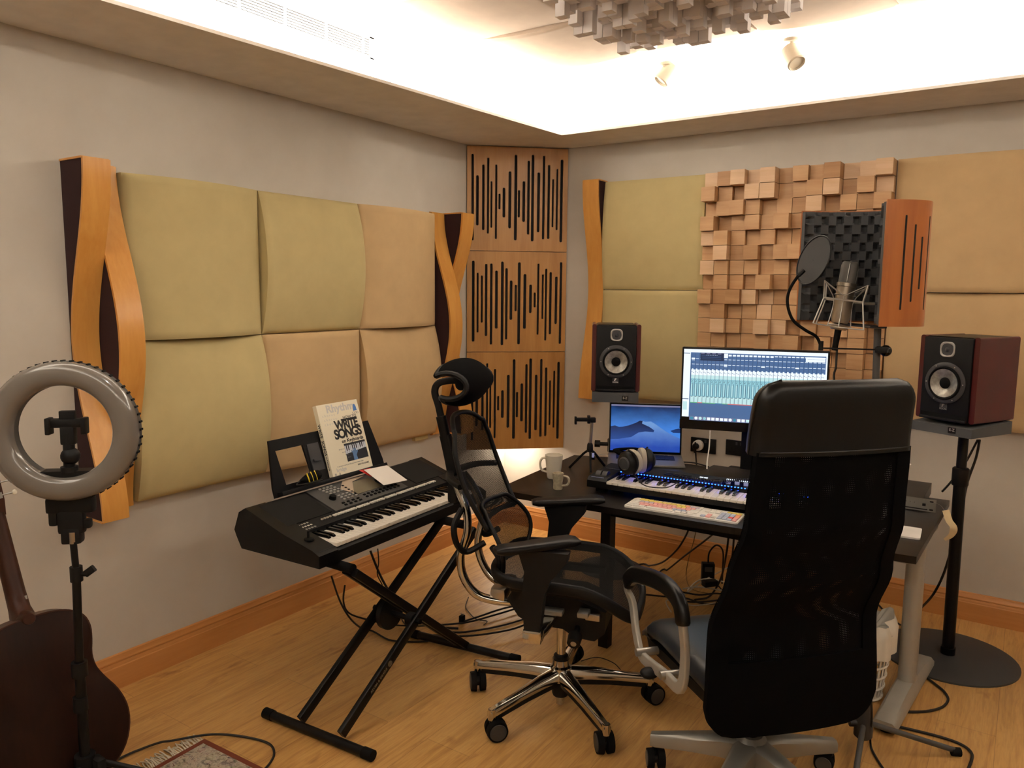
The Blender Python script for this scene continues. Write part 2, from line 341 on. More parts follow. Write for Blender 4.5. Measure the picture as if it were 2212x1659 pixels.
# ------------------------------------------------------------------ ceiling fittings
# padded ceiling cushions
def cushion(name, o, u, v, n, w, h, t, bulge, mode, mat, label, cat, group, parent=None):
    o, u, v, n = (Vector(a) for a in (o, u, v, n)); e = .004
    def d(a, c):
        k = (2 * a - 1) if mode == 'u' else (2 * c - 1)
        ed = min(a * w, (1 - a) * w, c * h, (1 - c) * h); rr = .012
        sof = -max(0, rr - ed) ** 2 / rr * .8
        return t + bulge * (1 - k * k) + sof
    def ss(a): return a if 0 < a < 1 else a
    def remap(a):
        s_ = [0, .008, .02] ; return a
    fa = lambda a, c: o + u * (w * a) + v * (h * c) + n * d(a, c)
    fb = lambda a, c: o + u * (w * a) + v * (h * c)
    b = B(); b.shell(fa, fb, 40, 40)
    return tag(obj(name, b, mat, ang=50), label, cat, group)
ci = 0
for i in range(6):
    for j in range(6):
        x0, y0 = .93 + .64 * i - .25, -.62 - .64 * j - .02
        if x0 + .63 > 4.6: continue
        mode = 'u' if (i + j) % 2 == 0 else 'v'
        cushion('ceiling_cushion', (x0, y0, ZC + .05), (.63, 0, 0) and (1, 0, 0), (0, -1, 0), (0, 0, -1), .635, .635, .03, .022, mode, 'ceiling_cloth',
                'beige padded cushion on the tray ceiling above the studio', 'ceiling cushion', 'padded cushions of the tray ceiling')
# slotted air vent on the tray wall
t = thing('air_vent', 'long white slotted air vent high on the tray wall above the left panels', 'vent', (TX, -2.6, 2.885))
ya, yb, za, zb = -3.6, -1.74, 2.884, 2.99
b = B(); b.box((TX + .004, (ya + yb) / 2, za), (.012, yb - ya + .03, .014)); b.box((TX + .004, (ya + yb) / 2, zb), (.012, yb - ya + .03, .014))
b.box((TX + .004, ya, (za + zb) / 2), (.012, .03, zb - za)); b.box((TX + .004, yb, (za + zb) / 2), (.012, .03, zb - za)); obj('frame', b, 'vent_white', t)
obj('backing', B().box((TX + .001, (ya + yb) / 2, (za + zb) / 2), (.003, yb - ya - .02, zb - za - .01)), 'black_felt', t)
for k in range(8):
    z = za + .012 + k * .0118; obj('slat', B().box((TX + .005, (ya + yb) / 2, z), (.007, yb - ya, .0066)), 'vent_white', t)
for k in range(8): obj('divider', B().box((TX + .0055, yb - .06 - k * .24, (za + zb) / 2), (.008, .012, zb - za)), 'vent_white', t)
# two small spotlights hanging from the tray
for (mx_, my_, hx, hy, lab, turn) in ((1710, 84, 1713, 122, 'small white spotlight on the ceiling, the larger one to the right', .5), (1440, 136, 1440, 160, 'small white spotlight on the ceiling, the farther one to the left', -.3)):
    m = onz(mx_, my_, 2.99); h = oncol(hx, hy, m)
    t = thing('ceiling_spotlight', lab, 'spotlight', (m.x, m.y, h.z - .06), group='ceiling spotlights')
    zt = m.z
    obj('mount', B().cyl((m.x, m.y, zt), (m.x, m.y, zt - .015), .04), 'spot_white', t); obj('stem', B().cyl((m.x, m.y, zt - .01), (h.x, h.y, h.z), .008), 'spot_white', t)
    d = Vector((.35 * (1 if turn > 0 else -1), -.25, -.55)).normalized(); hd = look(h, d)
    obj('lamp_head', B(hd).lathe([(.03, -.06), (.042, -.05), (.046, .05), (.04, .055), (.036, .045)], n=24), 'spot_white', t)
# foam skyline diffuser on the ceiling
t = thing('ceiling_diffuser', 'white foam block diffuser hanging from the ceiling over the room', 'diffuser', (2.0, -1.9, 2.85))
s_ = .046; rest = B(); nb = 0
gx0, gy0 = 1.50, -1.24
obj('backing_board', B().box((gx0 + 9 * s_, gy0 - 13 * s_, 2.965), (18 * s_, 26 * s_, .03)), 'foam_white', t)
rs = random.Random(5)
for j in range(26):
    for i in range(18):
        d = rs.choice((.03, .05, .08, .10, .13)); cx, cy = gx0 + (i + .5) * s_, gy0 - (j + .5) * s_
        if rs.random() < (.28 if 0 < j < 25 and 0 < i < 17 else .5): continue
        px_, py_ = topx((cx, cy, 2.96 - d)); M = (cx, cy, 2.952 - d / 2)
        if py_ > -25 and nb < 98: obj('foam_block', B().box(M, (s_ - .003, s_ - .003, d)), 'foam_white', t); nb += 1
        else: rest.box(M, (s_ - .003, s_ - .003, d))
obj('foam_blocks_beyond', rest, 'foam_white', t)['kind'] = 'stuff'

# ------------------------------------------------------------------ acoustic treatment, left wall
yl = [-2.885, -2.205, -1.535, -.865]; zl = [.815, 1.515, 2.215]
LB = {(0, 1): ('u', 'khaki_cloth'), (1, 1): ('v', 'khaki_cloth'), (2, 1): ('u', 'tan_cloth'), (0, 0): ('v', 'khaki_cloth'), (1, 0): ('u', 'tan_cloth'), (2, 0): ('v', 'tan_cloth')}
nm = {(0, 1): 'top left olive cushion panel beside the burgundy wave column on the left wall', (1, 1): 'olive cushion panel, upper middle of the left wall group', (2, 1): 'tan cushion panel, upper right of the left wall group',
      (0, 0): 'olive cushion panel, lower left of the left wall group, behind the ring light', (1, 0): 'tan cushion panel, lower middle of the left wall group, behind the songwriting book', (2, 0): 'tan cushion panel, lower right of the left wall group, with a dark batten end below'}
for (i, j), (mode, mat) in LB.items():
    cushion('wall_cushion', (0, yl[i] + .002, zl[j] + .002), (0, 1, 0), (0, 0, 1), (1, 0, 0), yl[i + 1] - yl[i] - .004, zl[j + 1] - zl[j] - .004, .055, .058, mode, mat, nm[(i, j)], 'acoustic panel', 'cushion panels on the left wall')
p = onx(916, 942, .03)
tag(obj('batten_end', B().box((.014, -.98, .80), (.028, .12, .028)), 'khaki_cloth'), 'small brown batten end under the lower right cushion panel', 'batten')
# wave columns: bent plywood faces over burgundy cloth sides
def wave_half(t, org, along, out, w, z0, z1, D, phase, wood_name='wave_face'):
    org, along, out = Vector(org), Vector(along), Vector(out); n = 40
    dep = lambda z: .012 + D * .5 * (1 + math.cos(2 * PI * (z - z1) / (z1 - z0) + phase))
    zs = [z0 + (z1 - z0) * k / n for k in range(n + 1)]
    b = B(); b.loft([[org + out * (dep(z)) + Vector((0, 0, z)), org + along * w + out * dep(z) + Vector((0, 0, z)), org + along * w + out * (dep(z) + .012) + Vector((0, 0, z)), org + out * (dep(z) + .012) + Vector((0, 0, z))] for z in zs])
    obj(wood_name, b, 'ply_wood', t)
    b = B(); e = along * .004
    b.loft([[org + e + Vector((0, 0, z)), org + along * w - e + Vector((0, 0, z)), org + along * w - e + out * (dep(z) + .001) + Vector((0, 0, z)), org + e + out * (dep(z) + .001) + Vector((0, 0, z))] for z in zs])
    obj('cloth_side', b, 'burgundy_cloth', t)
    b = B()
    for z in (z0, z1): b.box(org + along * w / 2 + out * dep(z) / 2 + Vector((0, 0, z)), [abs(along[i]) * w + abs(out[i]) * dep(z) + (.008 if i == 2 else 0) for i in range(3)])
    obj('end_cap', b, 'ply_wood', t)
def wave_column(label, org, along, out, w, z0, z1, D, phases):
    org = Vector(org); t = thing('wave_column', label, 'wall column', (org.x, org.y, z0), group='wave columns on the walls')
    for k, ph in enumerate(phases): wave_half(t, org + Vector(along) * (w * k), along, out, w, z0, z1, D, ph)
wave_column('tall wooden wave column with burgundy sides behind the ring light', (0, -3.105, 0), (0, 1, 0), (1, 0, 0), .107, .80, 2.235, .155, (0, PI))
wave_column('wooden wave column with burgundy sides next to the slotted corner panels', (0, -.865, 0), (0, 1, 0), (1, 0, 0), .122, .80, 2.225, .15, (PI, 0))
wave_column('single wooden wave column behind the left monitor speaker', (.695, 0, 0), (1, 0, 0), (0, -1, 0), .115, 1.02, 2.46, .11, (0,))
# slotted corner panels
A_, B_ = Vector((0, -.475, 0)), Vector((.505, 0, 0)); U_ = (B_ - A_).normalized(); N_ = Vector((U_.y, -U_.x, 0)); W_ = (B_ - A_).length
xs = [313, 393, 493, 573, 630, 710, 768, 843, 943, 1043, 1100, 1182, 1262, 1334, 1436, 1524, 1612, 1685, 1757, 1833]
ws = [45, 48, 45, 38, 35, 38, 38, 50, 52, 52, 42, 50, 45, 50, 50, 45, 45, 35, 35, 50]
tp = [560, 930, 745, 632, 1030, 745, 1245, 1143, 862, 580, 1185, 1032, 680, 578, 882, 596, 755, 997, 823, 663]
bt = [520, 443, 467, 485, 455, 513, 360, 402, 458, 520, 402, 425, 490, 525, 478, 515, 513, 453, 467, 530]
SL = []
for a, w, p, q in zip(xs, ws, tp, bt):
    u = (a - 215) / 1730; zt = onplane(980 + a / 7.9, 260 + p / 7.9, N_, N_.dot(A_)).z; zb_ = onplane(980 + a / 7.9 - 3, 300 + q / 2.37, N_, N_.dot(A_)).z
    SL.append((u, w / 1730 * .95, (2.70 - zt) / .695, (2.70 - zb_) / .695))
def slot_panel(label, z0, z1, flip):
    t = thing('slotted_panel', label, 'acoustic panel', ((A_ + B_) / 2 + Vector((0, 0, z0)))[:], group='slotted corner panels'); h = z1 - z0
    M = axes(A_ + Vector((0, 0, z0)), U_, (0, 0, 1), N_); b = B(M); th = .014
    S = sorted((1 - u, w, 1 - q, 1 - p) if flip else (u, w, p, q) for u, w, p, q in SL); x = .002
    for u, w, p, q in S:
        xa, xb = (u - w / 2) * W_, (u + w / 2) * W_; r = (xb - xa) / 2; cx = (xa + xb) / 2
        b.prism([(x, .001), (xa, .001), (xa, h - .001), (x, h - .001)], th)
        yt, yb_ = h * (1 - p), h * (1 - q)
        b.prism([(xa, h - .001), (xa, yt - r)] + [(cx - r * math.cos(PI * k / 8), yt - r + r * math.sin(PI * k / 8)) for k in range(1, 8)] + [(xb, yt - r), (xb, h - .001)], th)
        b.prism([(xb, .001), (xb, yb_ + r)] + [(cx + r * math.cos(PI * k / 8), yb_ + r - r * math.sin(PI * k / 8)) for k in range(1, 8)] + [(xa, yb_ + r), (xa, .001)], th)
        x = xb
    b.prism([(x, .001), (W_ - .002, .001), (W_ - .002, h - .001), (x, h - .001)], th)
    obj('slotted_face', b, 'slot_wood', t, ang=20)
    obj('felt_backing', B(M).box((W_ / 2, h / 2, -.006), (W_ - .03, h - .004, .01)), 'black_felt', t)
slot_panel('slotted wooden corner panel, topmost of the three', 2.005, 2.695, False)
slot_panel('slotted wooden corner panel, middle of the three', 1.318, 2.003, True)
slot_panel('slotted wooden corner panel, lowest of the three, behind the headrest', .632, 1.316, False)

# ------------------------------------------------------------------ acoustic treatment, back wall
for (x0, w, z0, h, mode, mat, lab) in ((.815, .69, 1.752, .70, 'v', 'khaki_cloth', 'olive cushion panel above the left monitor speaker on the back wall'), (.815, .69, 1.045, .703, 'u', 'khaki_cloth', 'olive cushion panel behind the left monitor speaker on the back wall'),
                                       (2.555, .70, 1.752, .70, 'u', 'tan_cloth', 'tan cushion panel on the back wall to the right of the wooden blocks, upper one'), (2.555, .70, 1.045, .703, 'v', 'tan_cloth', 'tan cushion panel on the back wall behind the right monitor speaker')):
    cushion('wall_cushion', (x0, 0, z0), (1, 0, 0), (0, 0, 1), (0, -1, 0), w, h, .05, .03, mode, mat, lab, 'acoustic panel', 'cushion panels on the back wall')
t = thing('block_diffuser', 'skyline diffuser of square wooden blocks on the back wall', 'diffuser', (2.03, 0, 1.05))
s_ = 1.04 / 12; x0, z1 = 1.508, 2.452; rows = 16
obj('backing_board', B().box((x0 + .52, -.012, z1 - rows * s_ / 2), (1.04, .022, rows * s_)), 'block_wood_dark', t)
rs = random.Random(11); rest = B(); nb = 0
pat = ["123130213013", "310330133031", "023201130223", "30121311", ]
for r in range(rows):
    for c in range(12):
        dd = int(pat[r][c]) if r < len(pat) and c < len(pat[r]) else rs.choice((0, 1, 1, 2, 2, 3))
        d = (.035, .065, .095, .125)[dd]; cx, cz = x0 + (c + .5) * s_, z1 - (r + .5) * s_
        tilt = rs.uniform(-.10, .10); M = Matrix.Translation((cx, -.02, cz))
        px_, py_ = topx((cx, -.1, cz)); hid = (1732 < px_ < 2000 and 460 < py_ < 690) or py_ > 812 or (py_ > 755 and px_ < 1790)
        k = (s_ - .003) / 2; f0 = -d - tilt * k * .5; f1 = -d + tilt * k * .5
        ring = [(-k, 0, -k), (k, 0, -k), (k, 0, k), (-k, 0, k)]; front = [(-k, f0, -k), (k, f1, -k), (k, f1, k), (-k, f0, k)]
        if hid or nb >= 99: rest.loft([ring, front], M)
        else:
            obj('wooden_block', B().loft([ring, front], M), rs.choice(('block_wood', 'block_wood', 'block_wood', 'block_wood_dark', 'block_wood_pale')), t); nb += 1
obj('wooden_blocks_beyond', rest, 'block_wood', t)['kind'] = 'stuff'
# sockets on the back wall
for k, (px_, py_, lab) in enumerate(((1520, 962, 'black double wall socket with a white plug in its left outlet'), (1597, 968, 'empty black double wall socket beside the chair'))):
    c = ony(px_, py_, 0); t = thing('wall_socket', lab, 'socket', (c.x, -.001, c.z - .045), group='double wall sockets')
    obj('plate', B().box((c.x, -.006, c.z), (.165, .012, .095), bev=.003), 'black_plastic', t)
    for sx in (-.042, .042):
        b = B()
        for hx, hz, w, h in ((0, .012, .005, .011), (-.012, -.012, .009, .005), (.012, -.012, .009, .005)): b.box((c.x + sx + hx, -.0125, c.z - .014 + hz), (w, .002, h))
        obj('pin_holes', b, 'rubber', t); obj('switch', B().box((c.x + sx * .35, -.0135, c.z + .028), (.012, .005, .018), bev=.0015), 'dark_grey', t)
c = ony(1508, 962, -.03); c.y = 0
t = thing('power_plug', 'round white plug adaptor with a black cord in the wall socket', 'plug', (c.x, -.013, c.z - .03))
obj('adaptor', B().lathe([(.03, 0), (.034, .006), (.034, .03), (.026, .036), (.0, .036)], look((c.x, -.013, c.z), (0, -1, 0))), 'white_plastic', t)
obj('plug_body', B().lathe([(.019, 0), (.02, .02), (.012, .034), (.0, .036)], look((c.x - .004, -.05, c.z - .002), (0, -1, 0))), 'black_plastic', t)
obj('cord', B().tube([(c.x - .004, -.075, c.z - .004), (c.x - .004, -.08, c.z - .04), (c.x - .002, -.075, .80), (c.x + .0, -.06, .70), (c.x + .02, -.04, .5)], .005, 8, 5), 'cable_black', t)
# ------------------------------------------------------------------ desk and what stands on it
DZ = .75
pFR = onz(1980, 1203, DZ); pFL = onz(1107, 1063, DZ); pT = onz(1098, 1045, DZ); pBL = onz(1240, 983, DZ)
yf = pFR.y
t = thing('corner_desk', 'black desk with a slanted left end, standing on a grey T leg', 'desk', (2.1, -1.0, 0))
poly = [(pFR.x, pFR.y), (2.944, -.47), (1.62, -.47), (1.22, -.56), (pBL.x, pBL.y), (pT.x, pT.y), (pFL.x, pFL.y)]
b = B(); b.prism(poly, .03, None, DZ - .03); obj('desktop', b, 'desk_black', t, ang=20)
lx, ly = 1.575, yf + .06
b = B(); b.box((lx, ly, (DZ - .03) / 2), (.05, .05, DZ - .03)); obj('leg', b, 'black_satin', t, ang=20)
b = B(); b.box(((lx + 2.7) / 2, ly, DZ - .055), (2.7 - lx, .04, .05)); b.box((lx, ly + .3, DZ - .055), (.04, .6, .05)); obj('rail', b, 'black_satin', t)
ft = onz(1908, 1588); bk = onz(1994, 1440); m = onz(1945, 1483)
d = (bk - ft).normalized(); sd = Vector((d.y, -d.x, 0)); L = (bk - ft).length
b = B(axes(ft, d, -sd, (0, 0, 1)))
n = 10; rings = []
for k in range(n + 1):
    u = k / n; h = .045 + .03 * math.sin(PI * u); rings.append([(u * L, y, z) for y, z in ((-.045, .022), (.045, .022), (.045, h * .7 + .01), (.03, h + .012), (-.03, h + .012), (-.045, h * .7 + .01))])
b.loft(rings); obj('foot_bar', b, 'silver_paint', t, ang=50)
b = B(); b.cyl(ft + d * .05, ft + d * .05 + Vector((0, 0, .022)), .028); b.cyl(bk - d * .34, bk - d * .34 + Vector((0, 0, .024)), .028); obj('foot_pad', b, 'rubber', t)
cpos = ft + d * (L * .52)
b = B(axes(cpos, d, -sd, (0, 0, 1))); b.loft([[(x, y, z) for x, y in rrect(.09, .07, .03)] for z in (.06, DZ - .05)]); obj('column', b, 'silver_paint', t)
b = B(axes(cpos, d, -sd, (0, 0, 1))); b.box((0, 0, DZ - .045), (.6, .05, .03)); obj('top_bracket', b, 'silver_paint', t)

# --- monitor speakers on isolation pads and stands
def speaker(label, c, yaw, led, W=.272, H=.375, D=.30):
    """c: bottom centre of the front face; yaw: direction the front faces"""
    t = thing('monitor_speaker', label, 'speaker', c, yaw - PI, 'studio monitor speakers')   # local -x = out of the front
    F = axes((0, 0, 0), (0, -1, 0), (0, 0, 1), (-1, 0, 0))        # page: x right seen from the front, y up, z out
    b = B(); poly = rrect(H, W - .05, .02); b.loft([[(x, y, z + H / 2) for z, y in rrect(H, W - .044, .016)] for x in (.004, D)])
    obj('cabinet', b, 'black_satin', t, False)
    for s in (-1, 1):
        b = B(); b.loft([[(x, s * (W / 2 - .012) + y, z + H / 2) for z, y in rrect(H + .004, .024, .010)] for x in (0, D)]); obj('side_panel', b, 'oxblood', t, False)
    obj('baffle', B(F).box((0, H / 2, .004), (W - .05, H - .01, .012), bev=.004), 'black_plastic', t, False)
    cw = .168; R = .088
    wf = obj('woofer', B(F @ Matrix.Translation((0, cw, .010))).lathe([(R * 1.06, 0), (R * 1.06, .004), (R, .008), (R * .86, .008), (R * .84, .002)], n=40, cap=False), 'dark_grey', t, False)
    b = B(F @ Matrix.Translation((0, cw, .010))); prof = [(R * .86, .006), (R * .80, .016), (R * .72, .012)]; b.lathe(prof, n=40, cap=False); obj('surround', b, 'rubber', wf, False)
    obj('cone', B(F @ Matrix.Translation((0, cw, .010))).lathe([(R * .73, .012), (R * .28, .002), (R * .27, .001)], n=40, cap=False), 'cone_grey', wf, False)
    obj('dust_cap', B(F @ Matrix.Translation((0, cw, .0115))).lathe([(R * .29, 0), (R * .25, .006), (R * .14, .010), (.001, .011)], n=28), 'rubber', wf, False)
    for k in range(6):
        a = PI / 6 + k * PI / 3 + PI / 6; obj('screw', B(F @ Matrix.Translation((R * .96 * math.cos(a), cw + R * .96 * math.sin(a), .017))).lathe([(.0032, 0), (.0028, .002), (.0, .002)], n=8), 'silver', wf, False)
    ct = .318
    tw = obj('tweeter', B(F @ Matrix.Translation((0, ct, .009))).loft([[(x, y, z) for x, y in rrect(a, a, a * .32)] for a, z in ((.068, 0), (.068, .004), (.062, .006), (.05, .004))], cap=False), 'tweeter_grey', t, False)
    obj('tweeter_dome', B(F @ Matrix.Translation((0, ct, .0105))).lathe([(.027, .0035), (.018, .001), (.014, .002), (.008, .005), (.001, .006)], n=24), 'dark_grey', tw, False)
    obj('port_slot', B(F).box((0, .020, .009), (W - .062, .020, .004)), 'rubber', t, False); obj('port_lip', B(F).box((0, .006, .012), (W - .056, .014, .018), bev=.005), 'black_plastic', t, False)
    pl = obj('badge', B(F).box((0, .062, .011), (.034, .030, .002)), 'dark_grey', t, False)
    b = B(); text(b, 'FOCAL', .0105, F @ Matrix.Translation((0, .052, .0125)), bold=.0002)
    b.prism([(-.009, .061), (-.002, .060), (.002, .070), (.009, .072), (.0, .0745), (-.008, .072), (-.004, .069)], .0006, F, .0124); obj('badge_logo', b, 'white_plastic' if not led else 'silver', pl, False)
    if led: obj('power_light', B(F @ Matrix.Translation((0, .084, .011))).ball((0, 0, 0), .0026, 8), 'led_green', t, False)
    return t
def iso_pad(label, c, yaw, W, D, tilt):
    t = thing('isolation_pad', label, 'isolation pad', c, yaw - PI, 'foam isolation pads')
    obj('wedge', B().loft([[(-.022, y, -.06), (D - .02, y, -.06), (D - .02, y, -.004), (-.022, y, -.004 - tilt)] for y in (-W / 2, W / 2)]), 'foam_grey', t, False, 20)
    F = axes((-.0225, 0, 0), (0, -1, 0), (0, 0, 1), (-1, 0, 0)); obj('tag_plate', B(F).box((.055, -.036, 0), (.036, .026, .001)), 'black_plastic', t, False)
    b = B(); text(b, 'E-Z', .017, F @ Matrix.Translation((.055, -.034, .0008)), bold=.0003); obj('tag_lettering', b, 'silver', t, False); return t
def speaker_base(px, Y, ztop): return ony(px[0], px[1], Y)
yawR = math.radians(242.1); cR = Vector((2.913, -.757, 1.182)); speaker('right monitor speaker with its green power light on', cR, yawR, True)
iso_pad('grey wedge isolation pad under the right monitor speaker', (cR.x, cR.y, cR.z - .0015), yawR, .285, .30, .016)
yawL = math.radians(298); cL = Vector((1.284, -.772, 1.181)); speaker('left monitor speaker in front of the olive panel, no light on', cL, yawL, False)
iso_pad('grey isolation pad under the left monitor speaker', (cL.x, cL.y, cL.z - .0015), yawL, .26, .30, .0)
def stand(label, x, y, top, collar, base_at=None, knob=False):
    t = thing('speaker_stand', label, 'speaker stand', (x, y, 0), group='black speaker stands')
    bx, by = base_at or (x, y)
    R_b = .30 if x > 2 else .20
    obj('base_plate', B().lathe([(R_b, 0), (R_b, .008), (R_b - .015, .012), (.05, .016), (.0, .016)], Matrix.Translation((bx, by, 0)), 48), 'dark_grey', t)
    obj('lower_pole', B().cyl((bx, by, .012), (x, y, collar), .027), 'black_satin', t); obj('socket', B().cyl((bx, by, .014), (bx, by, .05), .032), 'black_satin', t)
    obj('upper_pole', B().cyl((x, y, collar), (x, y, top - .004), .022), 'black_satin', t)
    obj('collar', B().lathe([(.033, -.05), (.036, -.045), (.036, .03), (.031, .035)], Matrix.Translation((x, y, collar))), 'black_plastic', t)
    obj('top_plate', B().box((x, y, top - .005) if x > 2 else (x + .065, y - .115, top - .005), (.2, .2, .01) if x > 2 else (.15, .27, .01), bev=.003), 'black_satin', t)
    if knob: obj('clamp_knob', B().cyl((x - .02, y - .02, collar), (x - .075, y - .045, collar), .012, n=12).cyl((x - .07, y - .043, collar), (x - .10, y - .055, collar), .022, n=8), 'black_plastic', t)
    return t
vR = Vector((math.cos(yawR), math.sin(yawR), 0)); vL = Vector((math.cos(yawL), math.sin(yawL), 0))
pR = cR - vR * .15; pL = cL - vL * .13
stand('black speaker stand with a round base plate under the right monitor speaker', 2.985, -.56, cR.z - .0615, .90, (2.992, -.552))
stand('black speaker stand behind the laptop under the left monitor speaker', 1.112, -.43, cL.z - .0615, .80, None, True)

# --- big display showing the mixer window
mTL, mTR, mBL = ony(1474, 750, -.70), ony(1794, 758, -.50), ony(1471, 926, -.70)
U = Vector((mTR.x - mTL.x, mTR.y - mTL.y, 0)); MW = U.length; U.normalize(); MH = mTL.z - mBL.z; N = Vector((U.y, -U.x, 0)); mz = (mTL.z + mTR.z) / 2
S = axes(Vector((mTL.x, mTL.y, mz - MH)), U, (0, 0, 1), N)
t = thing('computer_monitor', 'large black computer monitor showing a blue and white mixer window', 'monitor', (mTL.x + U.x * MW / 2, mTL.y + U.y * MW / 2, DZ))
obj('case', B(S).box((MW / 2, MH / 2, -.02), (MW, MH, .036), bev=.006), 'black_plastic', t)
m_ = .0105; bot = .05
obj('bezel', B(S).prism([(0, 0), (MW, 0), (MW, bot), (0, bot)], .003, None, -.001), 'black_gloss', t)
ctr = S @ Vector((MW / 2, 0, -.06)); ctr.z = 0
st_ = obj('stand', B().box((ctr.x, ctr.y, (DZ + mz) / 2 - .1), (.09, .02, mz - DZ - .2)).box((ctr.x, ctr.y + .03, DZ + .006), (.28, .2, .012)), 'black_satin', t)
sw, sh = MW - 2 * m_, MH - bot - m_
b = B(S @ Matrix.Translation((m_, bot, .0012))); mats = ['scr_blue', 'scr_white', 'scr_dark', 'scr_cyan', 'scr_pale', 'scr_green', 'scr_red', 'scr_line', 'scr_teal', 'black_gloss', 'scr_lilac']; MI = {k: i for i, k in enumerate(mats)}
lay = [0]
def R(x0, y0, x1, y1, m, lift=None):
    """a rectangle of the picture in screen fractions, y down"""
    b.mi = MI[m]; lay[0] += 1; z = lay[0] * 2e-6 if lift is None else lift
    b.quad([(x0 * sw, (1 - y1) * sh, z), (x1 * sw, (1 - y1) * sh, z), (x1 * sw, (1 - y0) * sh, z), (x0 * sw, (1 - y0) * sh, z)])
R(0, 0, 1, 1, 'scr_blue'); R(0, 0, 1, .045, 'scr_white'); R(0, .045, .05, 1, 'scr_white'); R(0, .055, .045, .065, 'scr_line'); R(0, .70, .045, .71, 'scr_line'); R(.005, .74, .035, .86, 'scr_pale')
R(0, .955, .055, 1, 'black_gloss'); R(.99, .045, 1, 1, 'scr_white')
NC = 32; cw = .935 / NC
R(.055, .285, .99, .36, 'scr_white'); R(.055, .36, .99, .41, 'scr_pale'); R(.055, .41, .99, .66, 'scr_cyan'); R(.055, .66, .99, .745, 'scr_pale'); R(.055, .745, .99, .755, 'scr_green')
R(.11, .745, .145, .755, 'scr_red'); R(.33, .745, .9, .757, 'scr_red'); R(.24, .745, .29, .756, 'scr_teal')
for k in range(NC):
    x = .055 + k * cw
    R(x, .06, x + .0025, .745, 'scr_line'); R(x + .005, .13, x + cw - .004, .137, 'scr_white'); R(x + .005, .205, x + cw - .004, .212, 'scr_white')
    if k > 7: R(x + .004, .062, x + cw - .003, .085 if k < 20 else .075, 'scr_white')
    R(x + .006, .272, x + cw - .012, .286, 'scr_white'); R(x + .004, .315, x + .012, .322, 'scr_line'); R(x + .016, .325, x + .022, .332, 'scr_line')
    for j in range(3): R(x + .006 + j * .006, .425 + .012 * (j % 2), x + .009 + j * .006, .432 + .012 * (j % 2), 'scr_line')
    R(x + .006, .45, x + .014, .456, 'scr_dark'); R(x + .016, .47, x + .0195, .655, 'scr_line'); R(x + .007, .49, x + .0125, .645, 'scr_pale'); R(x + .005, .66, x + .018, .667, 'scr_dark')
    R(x + .0245, .68, x + .0255, .745, 'scr_line')
for k, y in ((0, .12), (8, .20), (17, .205), (25, .205)): R(.055 + k * cw + .002, y, .055 + (k + 1) * cw - .002, y + .02, 'scr_white'); R(.055 + k * cw + .004, y + .027, .055 + (k + 1) * cw - .004, y + .034, 'scr_line' if k > 8 else 'scr_white')
R(.055 + 8 * cw, .05, .055 + 9 * cw, .11, 'scr_white'); R(.12, .045, .29, .155, 'scr_dark')
for j in range(4): R(.125 + .04 * j, .05, .15 + .04 * j, .062, 'scr_lilac')
for j in range(3): R(.13, .085 + .022 * j, .27, .088 + .022 * j, 'scr_blue')
for j in range(7): R(.165 + .012 * j, .075, .17 + .012 * j, .08, 'scr_white')
R(.855, .06, .985, .125, 'scr_white'); R(.865, .088, .98, .09, 'scr_line')
dock = ['scr_teal', 'scr_white', 'scr_pale', 'scr_cyan', 'scr_white', 'scr_white', 'scr_white', 'scr_white', 'scr_white', 'scr_white', 'scr_teal', 'scr_white', 'scr_white', 'scr_pale', 'scr_white', 'scr_white', 'scr_green', 'scr_white', 'scr_pale', 'scr_white', 'scr_red', 'scr_white']
R(.055, .945, .75, .996, 'scr_lilac')
for k, mt in enumerate(dock):
    x = .062 + k * .031
    if k in (1, 2, 3, 9, 10):
        b.mi = MI[mt]; lay[0] += 1; b.f(b.vs([((x + .012) * sw + .0085 * math.cos(a * PI / 6), .03 * sh + .0085 * math.sin(a * PI / 6), lay[0] * 2e-6) for a in range(12)]))
    else: R(x, .952, x + .023, .99, mt)
obj('screen', b, mats, t)
# --- laptop
q0, q1 = onz(1314, 978, DZ + .012), onz(1472, 984, DZ + .012)
U = Vector((q1.x - q0.x, q1.y - q0.y, 0)); LW = U.length; U.normalize(); N = Vector((U.y, -U.x, 0))
top = onplane(1316, 869, N, N.dot(q0) - .045)
t = thing('laptop', 'open grey laptop with a blue desert dune wallpaper on its screen', 'laptop', (q0 + U * LW / 2)[:2] + (DZ,))
LDp = LW * .68; K_ = axes(q0 - Vector((0, 0, .012)), U, -N, (0, 0, 1))
obj('base', B(K_).box((LW / 2, -LDp / 2, .007), (LW, LDp, .012), bev=.003), 'alu_grey', t)
for r in range(5):
    for c in range(13): pass
kb = obj('keyboard_well', B(K_).box((LW / 2, -LDp * .33, .0132), (LW * .78, LDp * .42, .0006)), 'black_plastic', t)
nk = 0
for r in range(5):
    for c in range(13):
        w_ = LW * .76 / 13; x = LW * .12 + (c + .5) * w_; y = -LDp * (.15 + .075 * r); obj('key', B(K_).box((x, y, .0145), (w_ * .85, LDp * .062, .002)), 'black_satin', kb)
obj('trackpad', B(K_).box((LW / 2, -LDp * .76, .0132), (LW * .32, LDp * .38, .0006)), 'alu_grey', t)
V = (top - q0); V = Vector((0, 0, V.z)) - N * (-.045 if False else .0) + (-N) * .045; LH = V.length; V.normalize(); SN = U.cross(V)
S = axes(q0, U, V, SN)
obj('lid', B(S).box((LW / 2, LH / 2, -.004), (LW, LH, .007), bev=.003), 'alu_grey', t)
obj('screen_bezel', B(S).prism(rrect(LW - .006, LH - .006, .006), .0008, Matrix.Translation((LW / 2, LH / 2, 0))), 'black_gloss', t)
